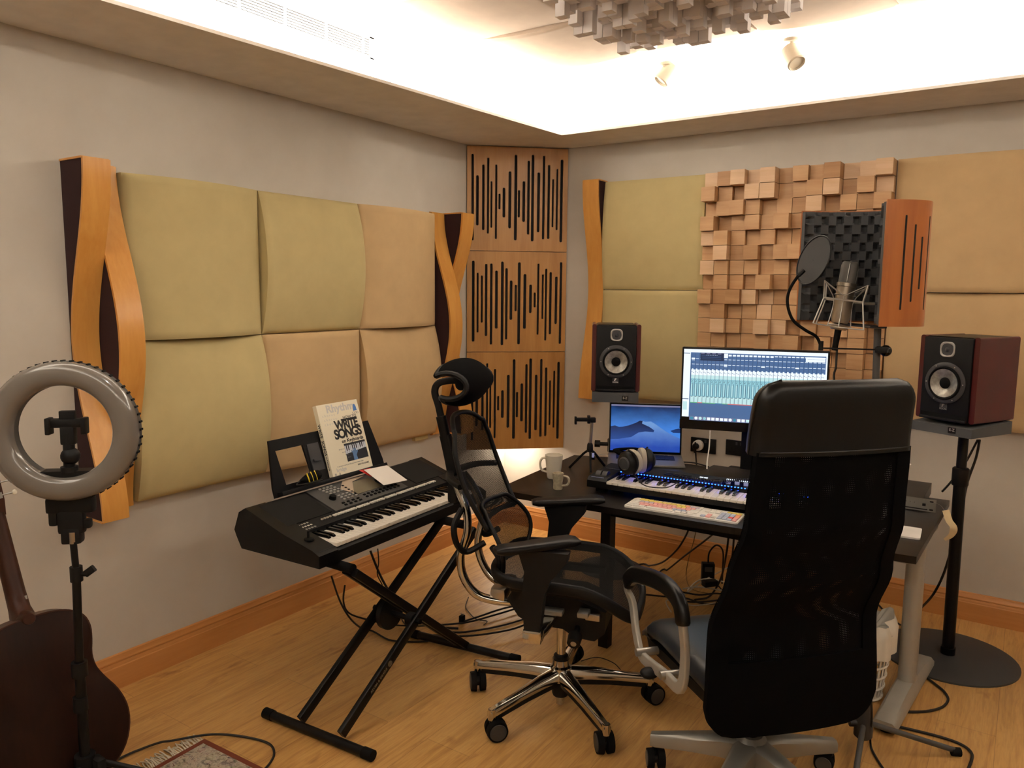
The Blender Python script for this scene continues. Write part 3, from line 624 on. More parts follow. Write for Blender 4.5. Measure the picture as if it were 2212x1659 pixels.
mm = .011; sw2, sh2 = LW - 2 * mm, LH - 2 * mm - .006; b = B(S @ Matrix.Translation((mm, mm + .006, .0012)))
def PZ(pts, m, z):
    b.mi = m; b.f(b.vs([(x * sw2, y * sh2, z) for x, y in pts]))
inv = (S @ Matrix.Translation((mm, mm + .006, .0012))).inverted()
PZ([(0, 0), (1, 0), (1, 1), (0, 1)], 0, 0)
PZ([(0, .52), (.06, .54), (.12, .51), (.2, .52), (.2, .40), (0, .40)], 2, .00005)
PZ([(0, 0), (1, 0), (1, .30), (.9, .36), (.78, .46), (.66, .58), (.58, .65), (.50, .64), (.44, .66), (.36, .60), (.26, .54), (.14, .50), (0, .48)], 1, .0001)
PZ([(0, .24), (.12, .25), (.30, .30), (.40, .40), (.50, .43), (.62, .42), (.63, .46), (.56, .53), (.45, .60), (.46, .655), (.42, .66), (.36, .61), (.26, .55), (.14, .505), (0, .485)], 2, .00015)
PZ([(.86, .46), (.93, .50), (1, .52), (1, .42), (.9, .42)], 2, .00012)
PZ([(0, .965), (1, .965), (1, 1), (0, 1)], 3, .0002)
obj('screen', b, ['wall_sky', 'wall_dune_light', 'wall_dune_dark', 'scr_lilac'], t, uv=lambda co: ((inv @ co).x / sw2, (inv @ co).y / sh2))
# ------------------------------------------------------------------ master keyboard on the desk
def piano_keys(t, M, n, pitch, kl, bl, h, bh, lights=False):
    """white and black keys along +x of M, fronts at y=0, backs at y=kl"""
    pat = [0, 2, 4, 5, 7, 9, 11]
    for k in range(n):
        obj('white_key', B(M).box(((k + .5) * pitch, kl / 2, h / 2), (pitch - .0012, kl, h), bev=.0015, seg=1), 'key_white', t)
    for k in range(n - 1):
        if k % 7 in (2, 6): continue
        b = B(M); x = (k + 1) * pitch; w = pitch * .26
        b.loft([[(x - w, kl, h), (x + w, kl, h), (x + w * .85, kl, h + bh), (x - w * .85, kl, h + bh)], [(x - w, kl - bl + .006, h), (x + w, kl - bl + .006, h), (x + w * .8, kl - bl + .012, h + bh), (x - w * .8, kl - bl + .012, h + bh)], [(x - w, kl - bl, h), (x + w, kl - bl, h), (x + w * .8, kl - bl + .002, h + bh * .55), (x - w * .8, kl - bl + .002, h + bh * .55)]])
        obj('black_key', b, 'key_black', t)
o = onz(1268, 1038, .805); e = onz(1611, 1090, .80); U = Vector((e.x - o.x, e.y - o.y, 0)).normalized(); Vv = Vector((-U.y, U.x, 0))
M = axes((o.x, o.y, .775), U, Vv, (0, 0, 1))
t = thing('midi_keyboard', 'black keyboard controller with blue lit keys across the desk', 'keyboard', (o.x, o.y, DZ))
LK, DK, pitch = 1.24, .30, .0302; ks = .105
b = B(M); prof = [(0, 0), (DK, 0), (DK, .062), (.155, .056), (.155, .03), (0, .03)]
b.loft([[(x, y, z) for y, z in prof] for x in (0, LK)])
for x0_, x1_ in ((0, ks - .002), (ks + 36 * pitch + .002, LK)): b.loft([[(x, y, z) for y, z in ((.0, .0), (.156, .0), (.156, .056), (.02, .05), (0, .035))] for x in (x0_, x1_)])
obj('body', b, 'black_plastic', t)
for fx in (.06, LK - .06):
    for fy in (.05, DK - .04): obj('foot', B(M).box((fx, fy, -.0125), (.05, .04, .0248)), 'rubber', t)
piano_keys(t, M @ Matrix.Translation((ks, -.004, .026)), 36, pitch, .150, .085, .013, .011)
for k in range(70):
    obj('light_guide', B(M).box((ks + .008 + k * 36 * pitch / 61 * .87 + .004, .157, .0575), (.0045, .004, .003)), 'led_blue', t)
for k, x in enumerate((.032, .066)):
    b = B(M); b.cyl((x - .013, .085, .040), (x + .013, .085, .040), .030, n=24); obj('pitch_wheel', b, 'dark_grey', t)
b = B(M); text(b, 'KOMPLETE KONTROL', .0085, M @ Matrix.Translation((.055, .20, .0605)) if False else Matrix.Translation((.062, .19, .0592))); obj('lettering', b, 'silver', t)
b = B(M); text(b, 'NATIVE INSTRUMENTS', .0065, Matrix.Translation((.05, .014, .0505))); obj('lettering', b, 'scr_lilac', t)
for r in range(2):
    for c in range(3): obj('button', B(M).box((.345 + c * .045, .215 + r * .03, .0615), (.038, .016, .004)), 'black_satin', t)
for c in range(2): obj('lit_button', B(M).box((.505 + c * .022, .245, .0625), (.017, .010, .003)), 'scr_white', t)
for r in range(2):
    for c in range(2): obj('button', B(M).box((.495 + c * .03, .195 + r * .022, .0615), (.02, .012, .004)), 'black_satin', t)
for r in range(3): obj('button', B(M).box((.572, .19 + r * .028, .0615), (.04, .016, .004)), 'black_satin', t)
for c in range(4): obj('soft_button', B(M).box((.645 + c * .055, .27, .0635), (.046, .012, .003)), 'scr_white', t)
obj('display', B(M).box((.725, .225, .0605), (.22, .05, .003)), 'scr_lilac', t)
for c in range(8): obj('knob', B(M).cyl((.63 + c * .042, .185, .058), (.63 + c * .042, .185, .078), .010, .009, 14), 'rubber', t)
# coiled cable across its panel
pts = [(.425, .125, .080), (.47, .155, .072), (.55, .162, .071), (.62, .163, .072), (.69, .166, .09), (.76, .19, .092), (.85, .235, .082)]
P = smooth_path([M @ Vector(p) for p in pts], 44); hel = []
for i, p in enumerate(P):
    d = (P[min(i + 1, len(P) - 1)] - P[max(i - 1, 0)]).normalized(); a = Vector((0, 0, 1)).cross(d).normalized(); c = d.cross(a); ph = i * 1.15
    hel.append(p + (a * math.cos(ph) + c * math.sin(ph)) * .0072)
tag(obj('coiled_cable', B().tube(hel, .0024, 5), 'cable_black'), 'black coiled headphone cable lying across the keyboard controller', 'cable')
# --- colour coded computer keyboard
fl_, fr_, bl_ = onz(1347, 1091, DZ + .01), onz(1592, 1129, DZ + .01), onz(1373, 1074, DZ + .01)
U = (fr_ - fl_).normalized(); Vv = Vector((-U.y, U.x, 0)); LX = (fr_ - fl_).length; DX = (bl_ - fl_).dot(Vv)
M = axes((fl_.x, fl_.y, DZ + .0005), U, Vv, (0, 0, 1))
t = thing('computer_keyboard', 'white computer keyboard with colour coded editing keys at the front of the desk', 'keyboard', (fl_.x, fl_.y, DZ))
obj('base', B(M).loft([[(LX / 2 + x, DX / 2 + y, z) for x, y in rrect(LX, DX, .012)] for z in (0, .008)]), 'white_plastic', t)
def ck(x, y, w, h, m): obj('key', B(M).box((x * LX, y * DX, .0105), (w * LX * .9, h * DX * .86, .006), bev=.0015, seg=1), m, t)
rs = random.Random(3); nk = 0
rows = [(.90, .055), (.79, .145), (.63, .155), (.47, .155), (.315, .155), (.15, .165)]
cols = [('k_yellow', 3, 'k_grey'), ('k_yellow', 9, 'k_lilac'), ('k_lilac', 3, 'k_pink'), ('k_pink', 20, 'k_pink'), ('k_pink', 7, 'k_blue'), ('white_plastic', 20, 'white_plastic')]
for r, (y, h) in enumerate(rows):
    x = .02
    if r == 5: ws_ = [.055, .05, .06, .265, .06, .05, .06]
    else: ws_ = [(.045, .045, .065, .075, .095, 0)[r]] + [.0425] * (13 if r < 2 else 12 if r == 2 else 11 if r == 3 else 10); ws_.append(max(.03, .645 - .02 - sum(ws_)))
    for k, w in enumerate(ws_):
        a, n_, c = cols[r]; mt = 'white_plastic' if k in (0, len(ws_) - 1) or r == 5 else (a if k <= n_ else c)
        if r in (1, 2) and 8 < k < 11: mt = 'k_yellow'
        if r == 1 and k == 11: mt = 'k_orange'
        ck(x + w / 2, y, w, h, mt); x += w
for c in range(3):
    for r in range(2): ck(.70 + c * .045, .80 - r * .16, .045, .155, 'white_plastic')
for c in range(3): ck(.70 + c * .045, .15, .045, .16, ('k_blue', 'k_pink', 'k_grey')[c])
ck(.745, .31, .045, .15, 'k_pink')
for r in range(5):
    for c in range(4): ck(.84 + c * .042, .79 - r * .16, .042, .155, (('white_plastic', 'k_yellow', 'k_yellow', 'k_yellow'), ('k_blue', 'k_blue', 'k_blue', 'k_orange'), ('k_blue', 'k_blue', 'k_blue', 'k_orange'), ('k_blue', 'k_blue', 'k_red', 'k_pink'), ('k_blue', 'k_blue', 'k_blue', 'k_pink'))[r][c])
# --- black riser box behind the keyboards
t = thing('black_equipment_box', 'low black box behind the keyboard controller under the monitor', 'box', (2.0, -.8, DZ))
obj('case', B().box((2.07, -.80, DZ + .03), (.48, .28, .06), bev=.004), 'desk_black', t); obj('front_panel', B().box((2.07, -.942, DZ + .03), (.46, .004, .05)), 'black_gloss', t)
# --- mug and small cup
def mug(name, label, c, r0, r1, h, mat, ang, waist=0):
    t = thing(name, label, 'mug' if name == 'mug' else 'cup', c); Mx = Matrix.Translation(Vector(c))
    prof = [(0, .0), (r0 * .92, 0), (r0, .004), (r0 + (r1 - r0) * .35 - waist, h * .4), (r0 + (r1 - r0) * .8, h * .8), (r1, h), (r1 - .004, h), (r0 + (r1 - r0) * .75 - .005, h * .75), (r0 * .9 - .003, .01), (0, .008)]
    obj('body', B(Mx).lathe(prof, n=40, cap=False), mat, t)
    d = Vector((math.cos(ang), math.sin(ang), 0)); rm = (r0 + r1) / 2
    obj('handle', B(Mx).sweep(smooth_path([d * (rm - .004) + Vector((0, 0, h * .85)), d * (rm + .022) + Vector((0, 0, h * .82)), d * (rm + .032) + Vector((0, 0, h * .58)), d * (rm + .022) + Vector((0, 0, h * .32)), d * (r0 * .9) + Vector((0, 0, h * .24))], 6), circ(.006, 8, .008), Vector((-d.y, d.x, 0))), mat, t)
ca = onz(1196, 1032, DZ); mug('mug', 'plain white mug on the left end of the desk', (ca.x, ca.y, DZ), .036, .048, .125, 'mug_white', math.radians(205))
cb = onz(1205, 1056, DZ); mug('cup', 'small mottled stone coloured cup in front of the white mug', (cb.x, cb.y, DZ), .024, .030, .082, 'stone_cup', math.radians(10), .003)
# --- phone tripod
fa, fb, fc = onz(1230, 1010, DZ + .004), onz(1276, 1021, DZ + .004), onz(1306, 1006, DZ + .004); ct = (fa + fb + fc) / 3; hub = oncol(1277, 972, fb); hub = Vector((ct.x, ct.y, 0)) * .5 + Vector((hub.x, hub.y, 0)) * .5 + Vector((0, 0, hub.z))
head = oncol(1279, 908, hub)
t = thing('phone_tripod', 'small black phone tripod with a blue button beside the laptop', 'tripod', (ct.x, ct.y, DZ))
for k, fpt in enumerate((fa, fb, fc)): obj('leg', B().sweep([hub + Vector((0, 0, -.005)), hub.lerp(fpt, .3) + Vector((0, 0, .004)), fpt], [(x * .5, y) for x, y in rrect(.022, .012, .004)]), 'black_plastic', t)
obj('hub', B().lathe([(.014, -.02), (.018, -.01), (.016, .02), (.011, .03)], Matrix.Translation(hub)), 'black_plastic', t)
obj('pole', B().cyl(hub, head, .0085), 'nickel', t)
hh = head; rr = Vector((RT.x, RT.y, 0)).normalized()
obj('phone_clamp', B(axes(hh, rr, rr.cross(Vector((0, 0, -1))), (0, 0, 1))).box((-.05, 0, .004), (.085, .022, .02), bev=.003).box((-.09, .006, -.002), (.012, .03, .042), bev=.003).box((-.018, .006, .004), (.016, .03, .044), bev=.003).box((.005, 0, .002), (.03, .028, .028), bev=.006), 'black_plastic', t)
rem = oncol(1281, 985, fb); obj('remote', B(look(rem + (CAM - rem).normalized() * .012, (CAM - rem).normalized())).box((0, 0, 0), (.02, .042, .008), bev=.003), 'black_satin', t)
obj('blue_button', B(look(rem + (CAM - rem).normalized() * .0165, (CAM - rem).normalized())).box((0, .004, 0), (.012, .024, .002), bev=.0008), 'scr_lilac', t)
# --- headphones lying on the controller
t = thing('headphones', 'black headphones with light grey velour pads standing on the keyboard controller', 'headphones', onz(1385, 1022, .845))
hL, hR = onz(1356, 1024, .845), onz(1397, 1018, .845); ax_ = Vector((RT.x, RT.y, 0)).normalized(); ax_ = (Matrix.Rotation(math.radians(26), 3, 'Z') @ ax_)
for s, c0, m_ in ((-1, hL, 'left'), (1, hR, 'right')):
    c = Vector((c0.x, c0.y, .838 + .064)); aw = (Matrix.Rotation(math.radians(16 if s < 0 else -22), 3, 'Z') @ ax_) * s; Mx = look(c, aw) @ Matrix.Scale(1.12, 4)
    cup = obj('ear_cup', B(Mx).lathe([(0, .028), (.028, .028), (.044, .020), (.052, .008), (.054, -.008), (.05, -.012), (0, -.012)], n=32), 'black_satin', t)
    obj('ear_pad', B(Mx @ Matrix.Translation((0, 0, -.024))).lathe([(.036, .010), (.052, .012), (.057, .004), (.056, -.010), (.046, -.014), (.034, -.010)], n=32), 'pad_white', t)
    obj('ear_cap', B(Mx).lathe([(0, .034), (.024, .033), (.03, .027)], n=28), 'dark_grey', cup)
    obj('yoke', B(Mx).tube([(.0, .058, .0), (.04, .044, .006), (.06, .0, .006), (.04, -.044, .006)], .004, 6, 5), 'black_satin', t)
bk_ = Vector((-ax_.y, ax_.x, 0)); mid = (hL + hR) / 2
obj('headband', B().sweep(smooth_path([Vector((hL.x, hL.y, .93)) + bk_ * .02, Vector((hL.x, hL.y, .94)) + bk_ * .10, Vector((mid.x, mid.y, .93)) + bk_ * .17, Vector((hR.x, hR.y, .94)) + bk_ * .10, Vector((hR.x, hR.y, .93)) + bk_ * .02], 8), rrect(.035, .010, .004), (0, 0, 1)), 'black_cloth', t)
obj('cord', B().tube([Vector((hL.x, hL.y, .85)) + ax_ * .02, onz(1374, 1030, .845), onz(1385, 1044, .84), onz(1405, 1052, .836), onz(1440, 1053, .836), onz(1463, 1043, .842)], .0028, 6, 8), 'cable_black', t)
# --- rack unit with a hanging tag
f1 = onz(2021, 1110, DZ); yb_ = f1.y
t = thing('rack_unit', 'one unit rack device with a silver front panel on the right end of the desk', 'rack unit', (2.6, yb_, DZ))
ru, rl = .058, .56; xr = f1.x
obj('case', B().box((xr - rl / 2 - .02, yb_ + .19, DZ + .032), (rl - .07, .36, .054)), 'desk_black', t)
fp = obj('front_panel', B().box((xr - rl / 2, yb_, DZ + .005 + ru / 2), (rl, .004, ru)), 'silver', t)
Mf = axes((xr - .004, yb_ - .0023, DZ + .005), (1, 0, 0), (0, 0, 1), (0, -1, 0))
b = B(Mf); b.prism([(-.015 + x, .048 + y) for x, y in rrect(.016, .007, .0034)], .0005); b.prism([(-.015 + x, .010 + y) for x, y in rrect(.016, .007, .0034)], .0005); b.box((-.2, .009, .0004), (.34, .005, .0006)); b.box((-.045, .03, .0004), (.014, .012, .0006)); obj('markings', b, 'ink_black', fp)
b = B(Mf)
for k in range(6): text(b, str(6 - k), .008, Matrix.Translation((-.085 - k * .017, .036, .0002)))
text(b, 'RME ADI-8', .0065, Matrix.Translation((-.05, .0155, .0002)), bold=.0002) if False else None
obj('lettering', b, 'ink_black', fp)
tg = ony(2043, 1102, yb_ - .03); tg2 = ony(2057, 1150, yb_ - .05); tg3 = ony(2040, 1166, yb_ - .04)
t2 = thing('paper_tag', 'curled yellowed paper tag hanging by a wire from the rack unit', 'tag', (tg3.x, tg3.y, tg3.z))
obj('tag_strip', B().sweep(smooth_path([tg, ony(2050, 1124, yb_ - .04), ony(2060, 1140, yb_ - .055), ony(2055, 1156, yb_ - .045), tg3], 6), [(a * 1, b_) for a, b_ in rrect(.03, .0012, .0005, 1)], (0, 1, .3), scale=[1 - .6 * max(0, (k / 24 - .6)) / .4 for k in range(25)]), 'label_paper', t2)
obj('wire', B().tube([Vector((xr - .01, yb_ - .004, DZ + .052)), ony(2032, 1092, yb_ - .01), tg + Vector((0, 0, -.01))], .0012, 5, 5), 'silver', t2)
# --- white tablet stand
c = onz(1946, 1150, DZ); ra = .38
t = thing('tablet_stand', 'white metal tablet stand beside the black chair on the right end of the desk', 'stand', (c.x - .02, c.y, DZ))
Mx = fr((c.x - .02, c.y, DZ), .06); b = B(Mx); b.loft([[(x, y, z) for x, y in rrect(.19, .16, .012)] for z in (.001, .008)]); obj('base', b, 'white_plastic', t)
obj('stem', B(Mx).box((-.03, .02, .13), (.05, .008, .25), bev=.002), 'white_plastic', t)
tipp = oncol(1962, 1007, Vector((c.x, c.y, 0))); pl_ = Mx @ Vector((-.03, .02, .25)); dd = tipp - pl_
obj('tablet_holder', B().sweep([pl_ - dd * .5, pl_, pl_ + dd * .9, tipp + Vector((0, 0, .006))], rrect(.05, .006, .002, 1), (0, 0, 1)), 'white_plastic', t)

# ------------------------------------------------------------------ arranger keyboard on its X stand
oF = onz(690, 1230, .66); ang = math.radians(2.6)
LV = Vector((-math.sin(ang), math.cos(ang), 0)); DV = Vector((-math.cos(ang), -math.sin(ang), 0))    # along the keys, towards the wall
KL = 1.18; M = axes((oF.x, oF.y, .66), LV, DV, (0, 0, 1)); KD = .48
t = thing('arranger_keyboard', 'black arranger keyboard with a music rest on the X stand', 'keyboard', (oF.x, oF.y, .66))
prof = [(0, .0), (KD - .03, 0), (KD, .05), (KD + .012, .075), (KD - .02, .155), (KD - .06, .175), (.20, .103), (.175, .094), (.175, .06), (.02, .06), (0, .045)]
b = B(M); b.loft([[(x, y, z) for y, z in prof] for x in (.012, KL - .012)]); obj('body', b, 'black_plastic', t, ang=25)
endp = [(0, .0), (KD - .03, 0), (KD, .05), (KD + .012, .075), (KD - .02, .155), (KD - .06, .178), (.20, .106), (.035, .066), (0, .05)]
for x in (0, KL - .1): b = B(M); b.loft([[(xx, y, z) for y, z in endp] for xx in (x, x + (.105 if x == 0 else .10))]); obj('end_cheek', b, 'black_satin', t, ang=25)
kp = (KL - .21) / 36
piano_keys(t, M @ Matrix.Translation((.107, .008, .058)), 36, kp, .160, .095, .016, .012)
# sloped panel frame: a along the keys, c up the slope
sl = Vector((0, KD - .06 - .20, .175 - .103)); sn = sl.length; sl.normalize(); PM = M @ axes((0, .20, .1035), (1, 0, 0), sl, Vector((1, 0, 0)).cross(sl))
obj('speaker_grille', B(PM).box((.185, sn * .56, .001), (.25, sn * .80, .003)), 'grille_cloth', t); obj('speaker_grille', B(PM).box((KL - .16, sn * .56, .001), (.24, sn * .80, .003)), 'grille_cloth', t)
obj('control_panel', B(PM).box((.58, sn * .56, .0005), (.50, sn * .84, .003)), 'panel_grey', t)
obj('lcd_screen', B(PM).box((.62, sn * .62, .003), (.17, sn * .42, .003)), 'lcd_grey', t)
obj('screen_film', B(PM).prism([(.52, sn * .46), (.60, sn * .84), (.71, sn * .92), (.56, sn * .96), (.49, sn * .72)], .001, None, .0048), 'clear_film', t)
obj('data_dial', B(PM).cyl((.745, sn * .60, .002), (.745, sn * .60, .012), .034, .030, 28), 'black_plastic', t); obj('knob', B(PM).cyl((.395, sn * .52, .002), (.395, sn * .52, .018), .017, .015, 20), 'rubber', t)
obj('knob', B(PM).cyl((.775, sn * .48, .002), (.775, sn * .48, .016), .016, .014, 20), 'rubber', t)
nb = 0
for r in range(4):
    for c in range(4):
        obj('panel_button', B(PM).box((.40 + c * .024 + r * .006, sn * (.90 - r * .075) , .004), (.013, .008, .005)), 'tweeter_grey', t)
for r in range(3):
    for c in range(4): obj('panel_button', B(PM).box((.44 + c * .026, sn * (.54 - r * .075), .004), (.013, .008, .005)), 'tweeter_grey', t)
for r in range(2):
    for c in range(4): obj('dark_button', B(PM).box((.41 + c * .032, sn * (.29 - r * .075), .004), (.014, .008, .005)), 'rubber', t)
for r in range(2):
    for c in range(9): obj('dark_button', B(PM).box((.56 + c * .028, sn * (.335 - r * .08), .004), (.013, .009, .005)), 'rubber', t)
for r in range(5): obj('dark_button', B(PM).box((.525, sn * (.80 - r * .085), .004), (.012, .009, .005)), 'rubber', t)
for r in range(2):
    for c in range(4): obj('dark_button', B(PM).box((.79 + c * .014, sn * (.72 - r * .1), .004), (.011, .01, .004)), 'panel_grey', t)
# row of style buttons in front of the panel
x = .225
for n in (4, 9, 5, 6, 5, 8, 6, 4):
    for k in range(n):
        sm_ = n == 4 and x < .32
        obj('style_button', B(M).box((x, .205 if not sm_ else .208, .1095), (.0112 if not sm_ else .009, .016 if not sm_ else .008, .006), Matrix.Rotation(0, 4, 'X')), 'pad_white' if sm_ else 'key_white', t); x += .0158
    x += .008
for r in range(3):
    for c in range(6): obj('small_button', B(M).box((.125 + c * .0155 - r * .004 if False else .075 + c * .0155 + r * .004, .222 - r * .018, .1085 - r * .006), (.009, .009, .006)), ('tweeter_grey', 'key_white', 'tweeter_grey')[r], t)
obj('joystick', B(M).cyl((.055, .115, .08), (.058, .118, .118), .0055, n=10).lathe([(.022, .084), (.019, .089), (.0, .092)], Matrix.Translation((.055, .112, 0)), 20), 'rubber', t)
b = B(M); text(b, 'YAMAHA', .016, Matrix.Translation((.9, .025, .0615)) @ Matrix.Rotation(0, 4, 'Z')); obj('lettering', b, 'silver', t) if False else b.b.free()
# music rest leaning at the back of the keyboard
rb = M @ Vector((.175, KD - .045, .176)); rv = (DV * .30 + Vector((0, 0, .954))).normalized(); rn = LV.cross(rv); 
if rn.dot(CAM - rb) < 0: rn = -rn
RMX = axes(rb, LV, rv, rn); rw_, rh_ = .72, .252
t3 = t
b = B(RMX); th = .010
for poly_ in ([(0, 0), (rw_, 0), (rw_, .045), (0, .045)], [(0, .045), (.075, .045), (.06, rh_ - .05), (.028, rh_ - .05)], [(.235, .045), (rw_, .045), (rw_ - .03, rh_ - .05), (.22, rh_ - .05)], [(.028, rh_ - .05), (rw_ - .03, rh_ - .05), (rw_ - .04, rh_), (.036, rh_)]): b.prism(poly_, th, None, -th)
rest_ = obj('music_rest', b, 'black_satin', t, ang=20)
obj('rest_clip', B(RMX).prism([(.245, .07), (.318, .07), (.31, .2), (.24, .2)], .006, None, 0).box((.28, .12, .010), (.05, .012, .008)), 'dark_grey', rest_)
obj('rest_ledge', B(RMX).box((rw_ / 2, .012, .018), (rw_ * .96, .018, .036), bev=.003), 'black_plastic', rest_)
# book standing on the ledge
bx0, bw, bh, bt = .332, .275, .345, .024
BM = axes(RMX @ Vector((bx0, .0225, .003)), LV, rv, rn)
tb = thing('book', 'songwriting paperback with a cream cover leaning on the keyboard music rest', 'book', (RMX @ Vector((bx0 + bw / 2, .0215, .01)))[:])
obj('pages', B(BM).box((bw / 2 + .001, bh / 2, bt / 2), (bw - .004, bh - .004, bt - .003)), 'paper', tb)
cov = obj('cover', B(BM).box((bw / 2, bh / 2, bt), (bw, bh, .0012)).box((bw / 2, bh / 2, 0), (bw, bh, .0012)).box((0, bh / 2, bt / 2), (.0014, bh, bt)), 'cream_cover', tb)
CM = BM @ Matrix.Translation((0, 0, bt + .0007))
def ct(body, size, x, y, mat, bold=0, al='LEFT', sx=1, sp=1):
    b = B(CM); text(b, body, size, Matrix.Translation((x, y, 0)), .0003, al, bold, sx, sp); obj('lettering', b, mat, cov)
ct('Rhythm', .052, .055, bh - .028, 'ink_grey', .0016, sx=1.15); ct('chorus', .018, .022, bh - .056, 'ink_grey', 0, sp=1.7); ct('chorus', .018, .028, bh - .077, 'ink_grey', 0, sp=1.7); ct('chorus', .018, .026, bh - .098, 'ink_grey', 0, sp=1.7)
ct('COD', .016, bw - .052, bh - .066, 'ink_dark_grey', sx=1.2)
ct('HOW TO', .0175, bw - .03, bh - .079, 'ink_black', .0002, 'RIGHT', 1.25); ct('WRITE', .058, bw - .03, bh - .112, 'ink_black', .0024, 'RIGHT', 1.0, .86); ct('SONGS', .064, bw - .018, bh - .156, 'ink_black', .0026, 'RIGHT', .98, .86); ct('on Keyboards', .024, bw - .018, bh - .192, 'ink_black', .0007, 'RIGHT', 1.1)
b = B(CM); b.box((bw - .085, bh - .0885, .0002), (.11, .008, .0004)); obj('title_bar', b, 'ink_black', cov)
ct('major', .011, .075, .118, 'ink_dark_grey', sp=1.5); ct('minor', .011, .093, .102, 'ink_dark_grey', sp=1.5); ct('maj', .011, .11, .088, 'ink_dark_grey', sp=1.5); ct('min', .011, .122, .073, 'ink_dark_grey', sp=1.5)
ct('A complete course to help you write better songs', .0088, .04, .040, 'ink_dark_grey'); ct('RIKKY ROOKSBY', .0105, bw - .02, .026, 'ink_black', .0002, 'RIGHT'); ct('bridge', .026, .03, .024, 'ink_grey', .0006); ct('n a', .026, .012, .008, 'ink_dark_grey', sp=1.3)
# cover picture: a blue hand on piano keys
px0, py0, pw, ph = bw - .16, .052, .147, .088; b = B(CM @ Matrix.Translation((px0, py0, 0)))
b.box((pw / 2, ph / 2, .0001), (pw, ph, .0002)); obj('cover_picture', b, 'photo_black', cov)
b = B(CM @ Matrix.Translation((px0, py0, .0002)))
for k in range(11): b.box((.0065 + k * .0134, .058 + .0006 * k, .0001), (.0118, .040 - .0012 * k, .0002))
obj('picture_keys', b, 'photo_white', cov)
b = B(CM @ Matrix.Translation((px0, py0, .0004)))
for k in range(10):
    if k % 7 not in (2, 6): b.box((.0132 + k * .0134, .066 + .0006 * k, .0001), (.0066, .028, .0002))
obj('picture_black_keys', b, 'photo_black', cov)
b = B(CM @ Matrix.Translation((px0, py0, .0006))); b.prism([(.045, 0), (.072, 0), (.068, .022), (.082, .04), (.084, .046), (.079, .046), (.073, .038), (.072, .056), (.068, .057), (.066, .044), (.062, .060), (.058, .060), (.058, .044), (.053, .058), (.049, .057), (.050, .042), (.043, .050), (.039, .047), (.045, .034), (.046, .02)], .0002); obj('picture_hand', b, 'hand_blue', cov)
b = B(CM); b.prism([(bw - .042, bh - .055), (bw - .016, bh - .055), (bw - .018, bh - .035), (bw - .024, bh - .022), (bw - .034, bh - .022), (bw - .038, bh - .036)], .0004); obj('cover_emblem', b, 'ink_blue', cov)
SMx = BM @ axes((-.0009, bh - .09, bt / 2), (0, -1, 0), (0, 0, 1), (-1, 0, 0))
b = B(SMx); text(b, 'WRITE  SONGS', .022, Matrix.Translation((0, 0, 0)), .0003, 'LEFT', .0006); obj('spine_title', b, 'ink_black', cov)
b = B(SMx); text(b, 'on Keyboards', .012, Matrix.Translation((.155, 0, 0)), .0003, 'LEFT', .0002); obj('spine_title', b, 'ink_black', cov)
# white letter over a red card on the panel
nP = (PM.to_3x3() @ Vector((0, 0, 1))).normalized()
def onpanel(x, y, lift): o = PM @ Vector((0, 0, lift)); return onplane(x, y, nP, nP.dot(o))
def sheet(name, label, cat, px4, lifts, mat):
    c = [onpanel(x, y, l) for (x, y), l in zip(px4, lifts)]
    b = B(); b.shell(lambda u, v: c[0].lerp(c[1], u).lerp(c[3].lerp(c[2], u), v), lambda u, v: c[0].lerp(c[1], u).lerp(c[3].lerp(c[2], u), v) - nP * .0008, 4, 4)
    return tag(obj(name, b, mat), label, cat)
sheet('letter', 'white printed sheet lying across the arranger keyboard panel below the book', 'paper', ((786, 1015), (836, 1005), (880, 1037), (829, 1048)), (.052, .054, .034, .032), 'paper')
lc = [onpanel(x, y, .0245) for x, y in ((786, 1015), (836, 1005), (880, 1037), (829, 1048))]
sheet('red_card', 'red card sticking out from under the white sheet', 'card', ((776, 1016), (800, 1011), (832, 1030), (800, 1029)), (.047, .048, .030, .030), 'red_card')
# black handle with yellow grips on the ledge
g0, g1 = RMX @ Vector((.125, .046, .034)), RMX @ Vector((.235, .053, .036)); Mh = look(g0, g1 - g0); gl = (g1 - g0).length
tk = thing('grip_handle', 'black handle with three yellow grip bars on the music rest ledge', 'handle', (g0.x, g0.y, g0.z - .02))
obj('handle_body', B(Mh).lathe([(.004, 0), (.012, .02), (.021, .05), (.022, gl), (.018, gl + .008)], n=24), 'rubber', tk)
vw = (CAM - g0).normalized(); zl_ = (g1 - g0).normalized()
for k in range(3):
    zc = .05 + k * .023; pc = g0 + zl_ * zc; sd_ = zl_.cross(vw).normalized()
    obj('yellow_bar', B().sweep([pc + (vw * math.cos(a) + sd_ * math.sin(a)) * .0228 for a in [(-1.1 + 2.2 * q / 8) for q in range(9)]], rrect(.010, .003, .001, 1), zl_), 'yellow', tk)
obj('tail_cord', B().tube([g0, g0 - zl_ * .02 + Vector((0, 0, -.012)), g0 + LV * .03 + rn * .02 + Vector((0, 0, -.02)), g0 + LV * .11 + rn * .03 + Vector((0, 0, -.021))], .003, 6, 6), 'cable_black', tk)
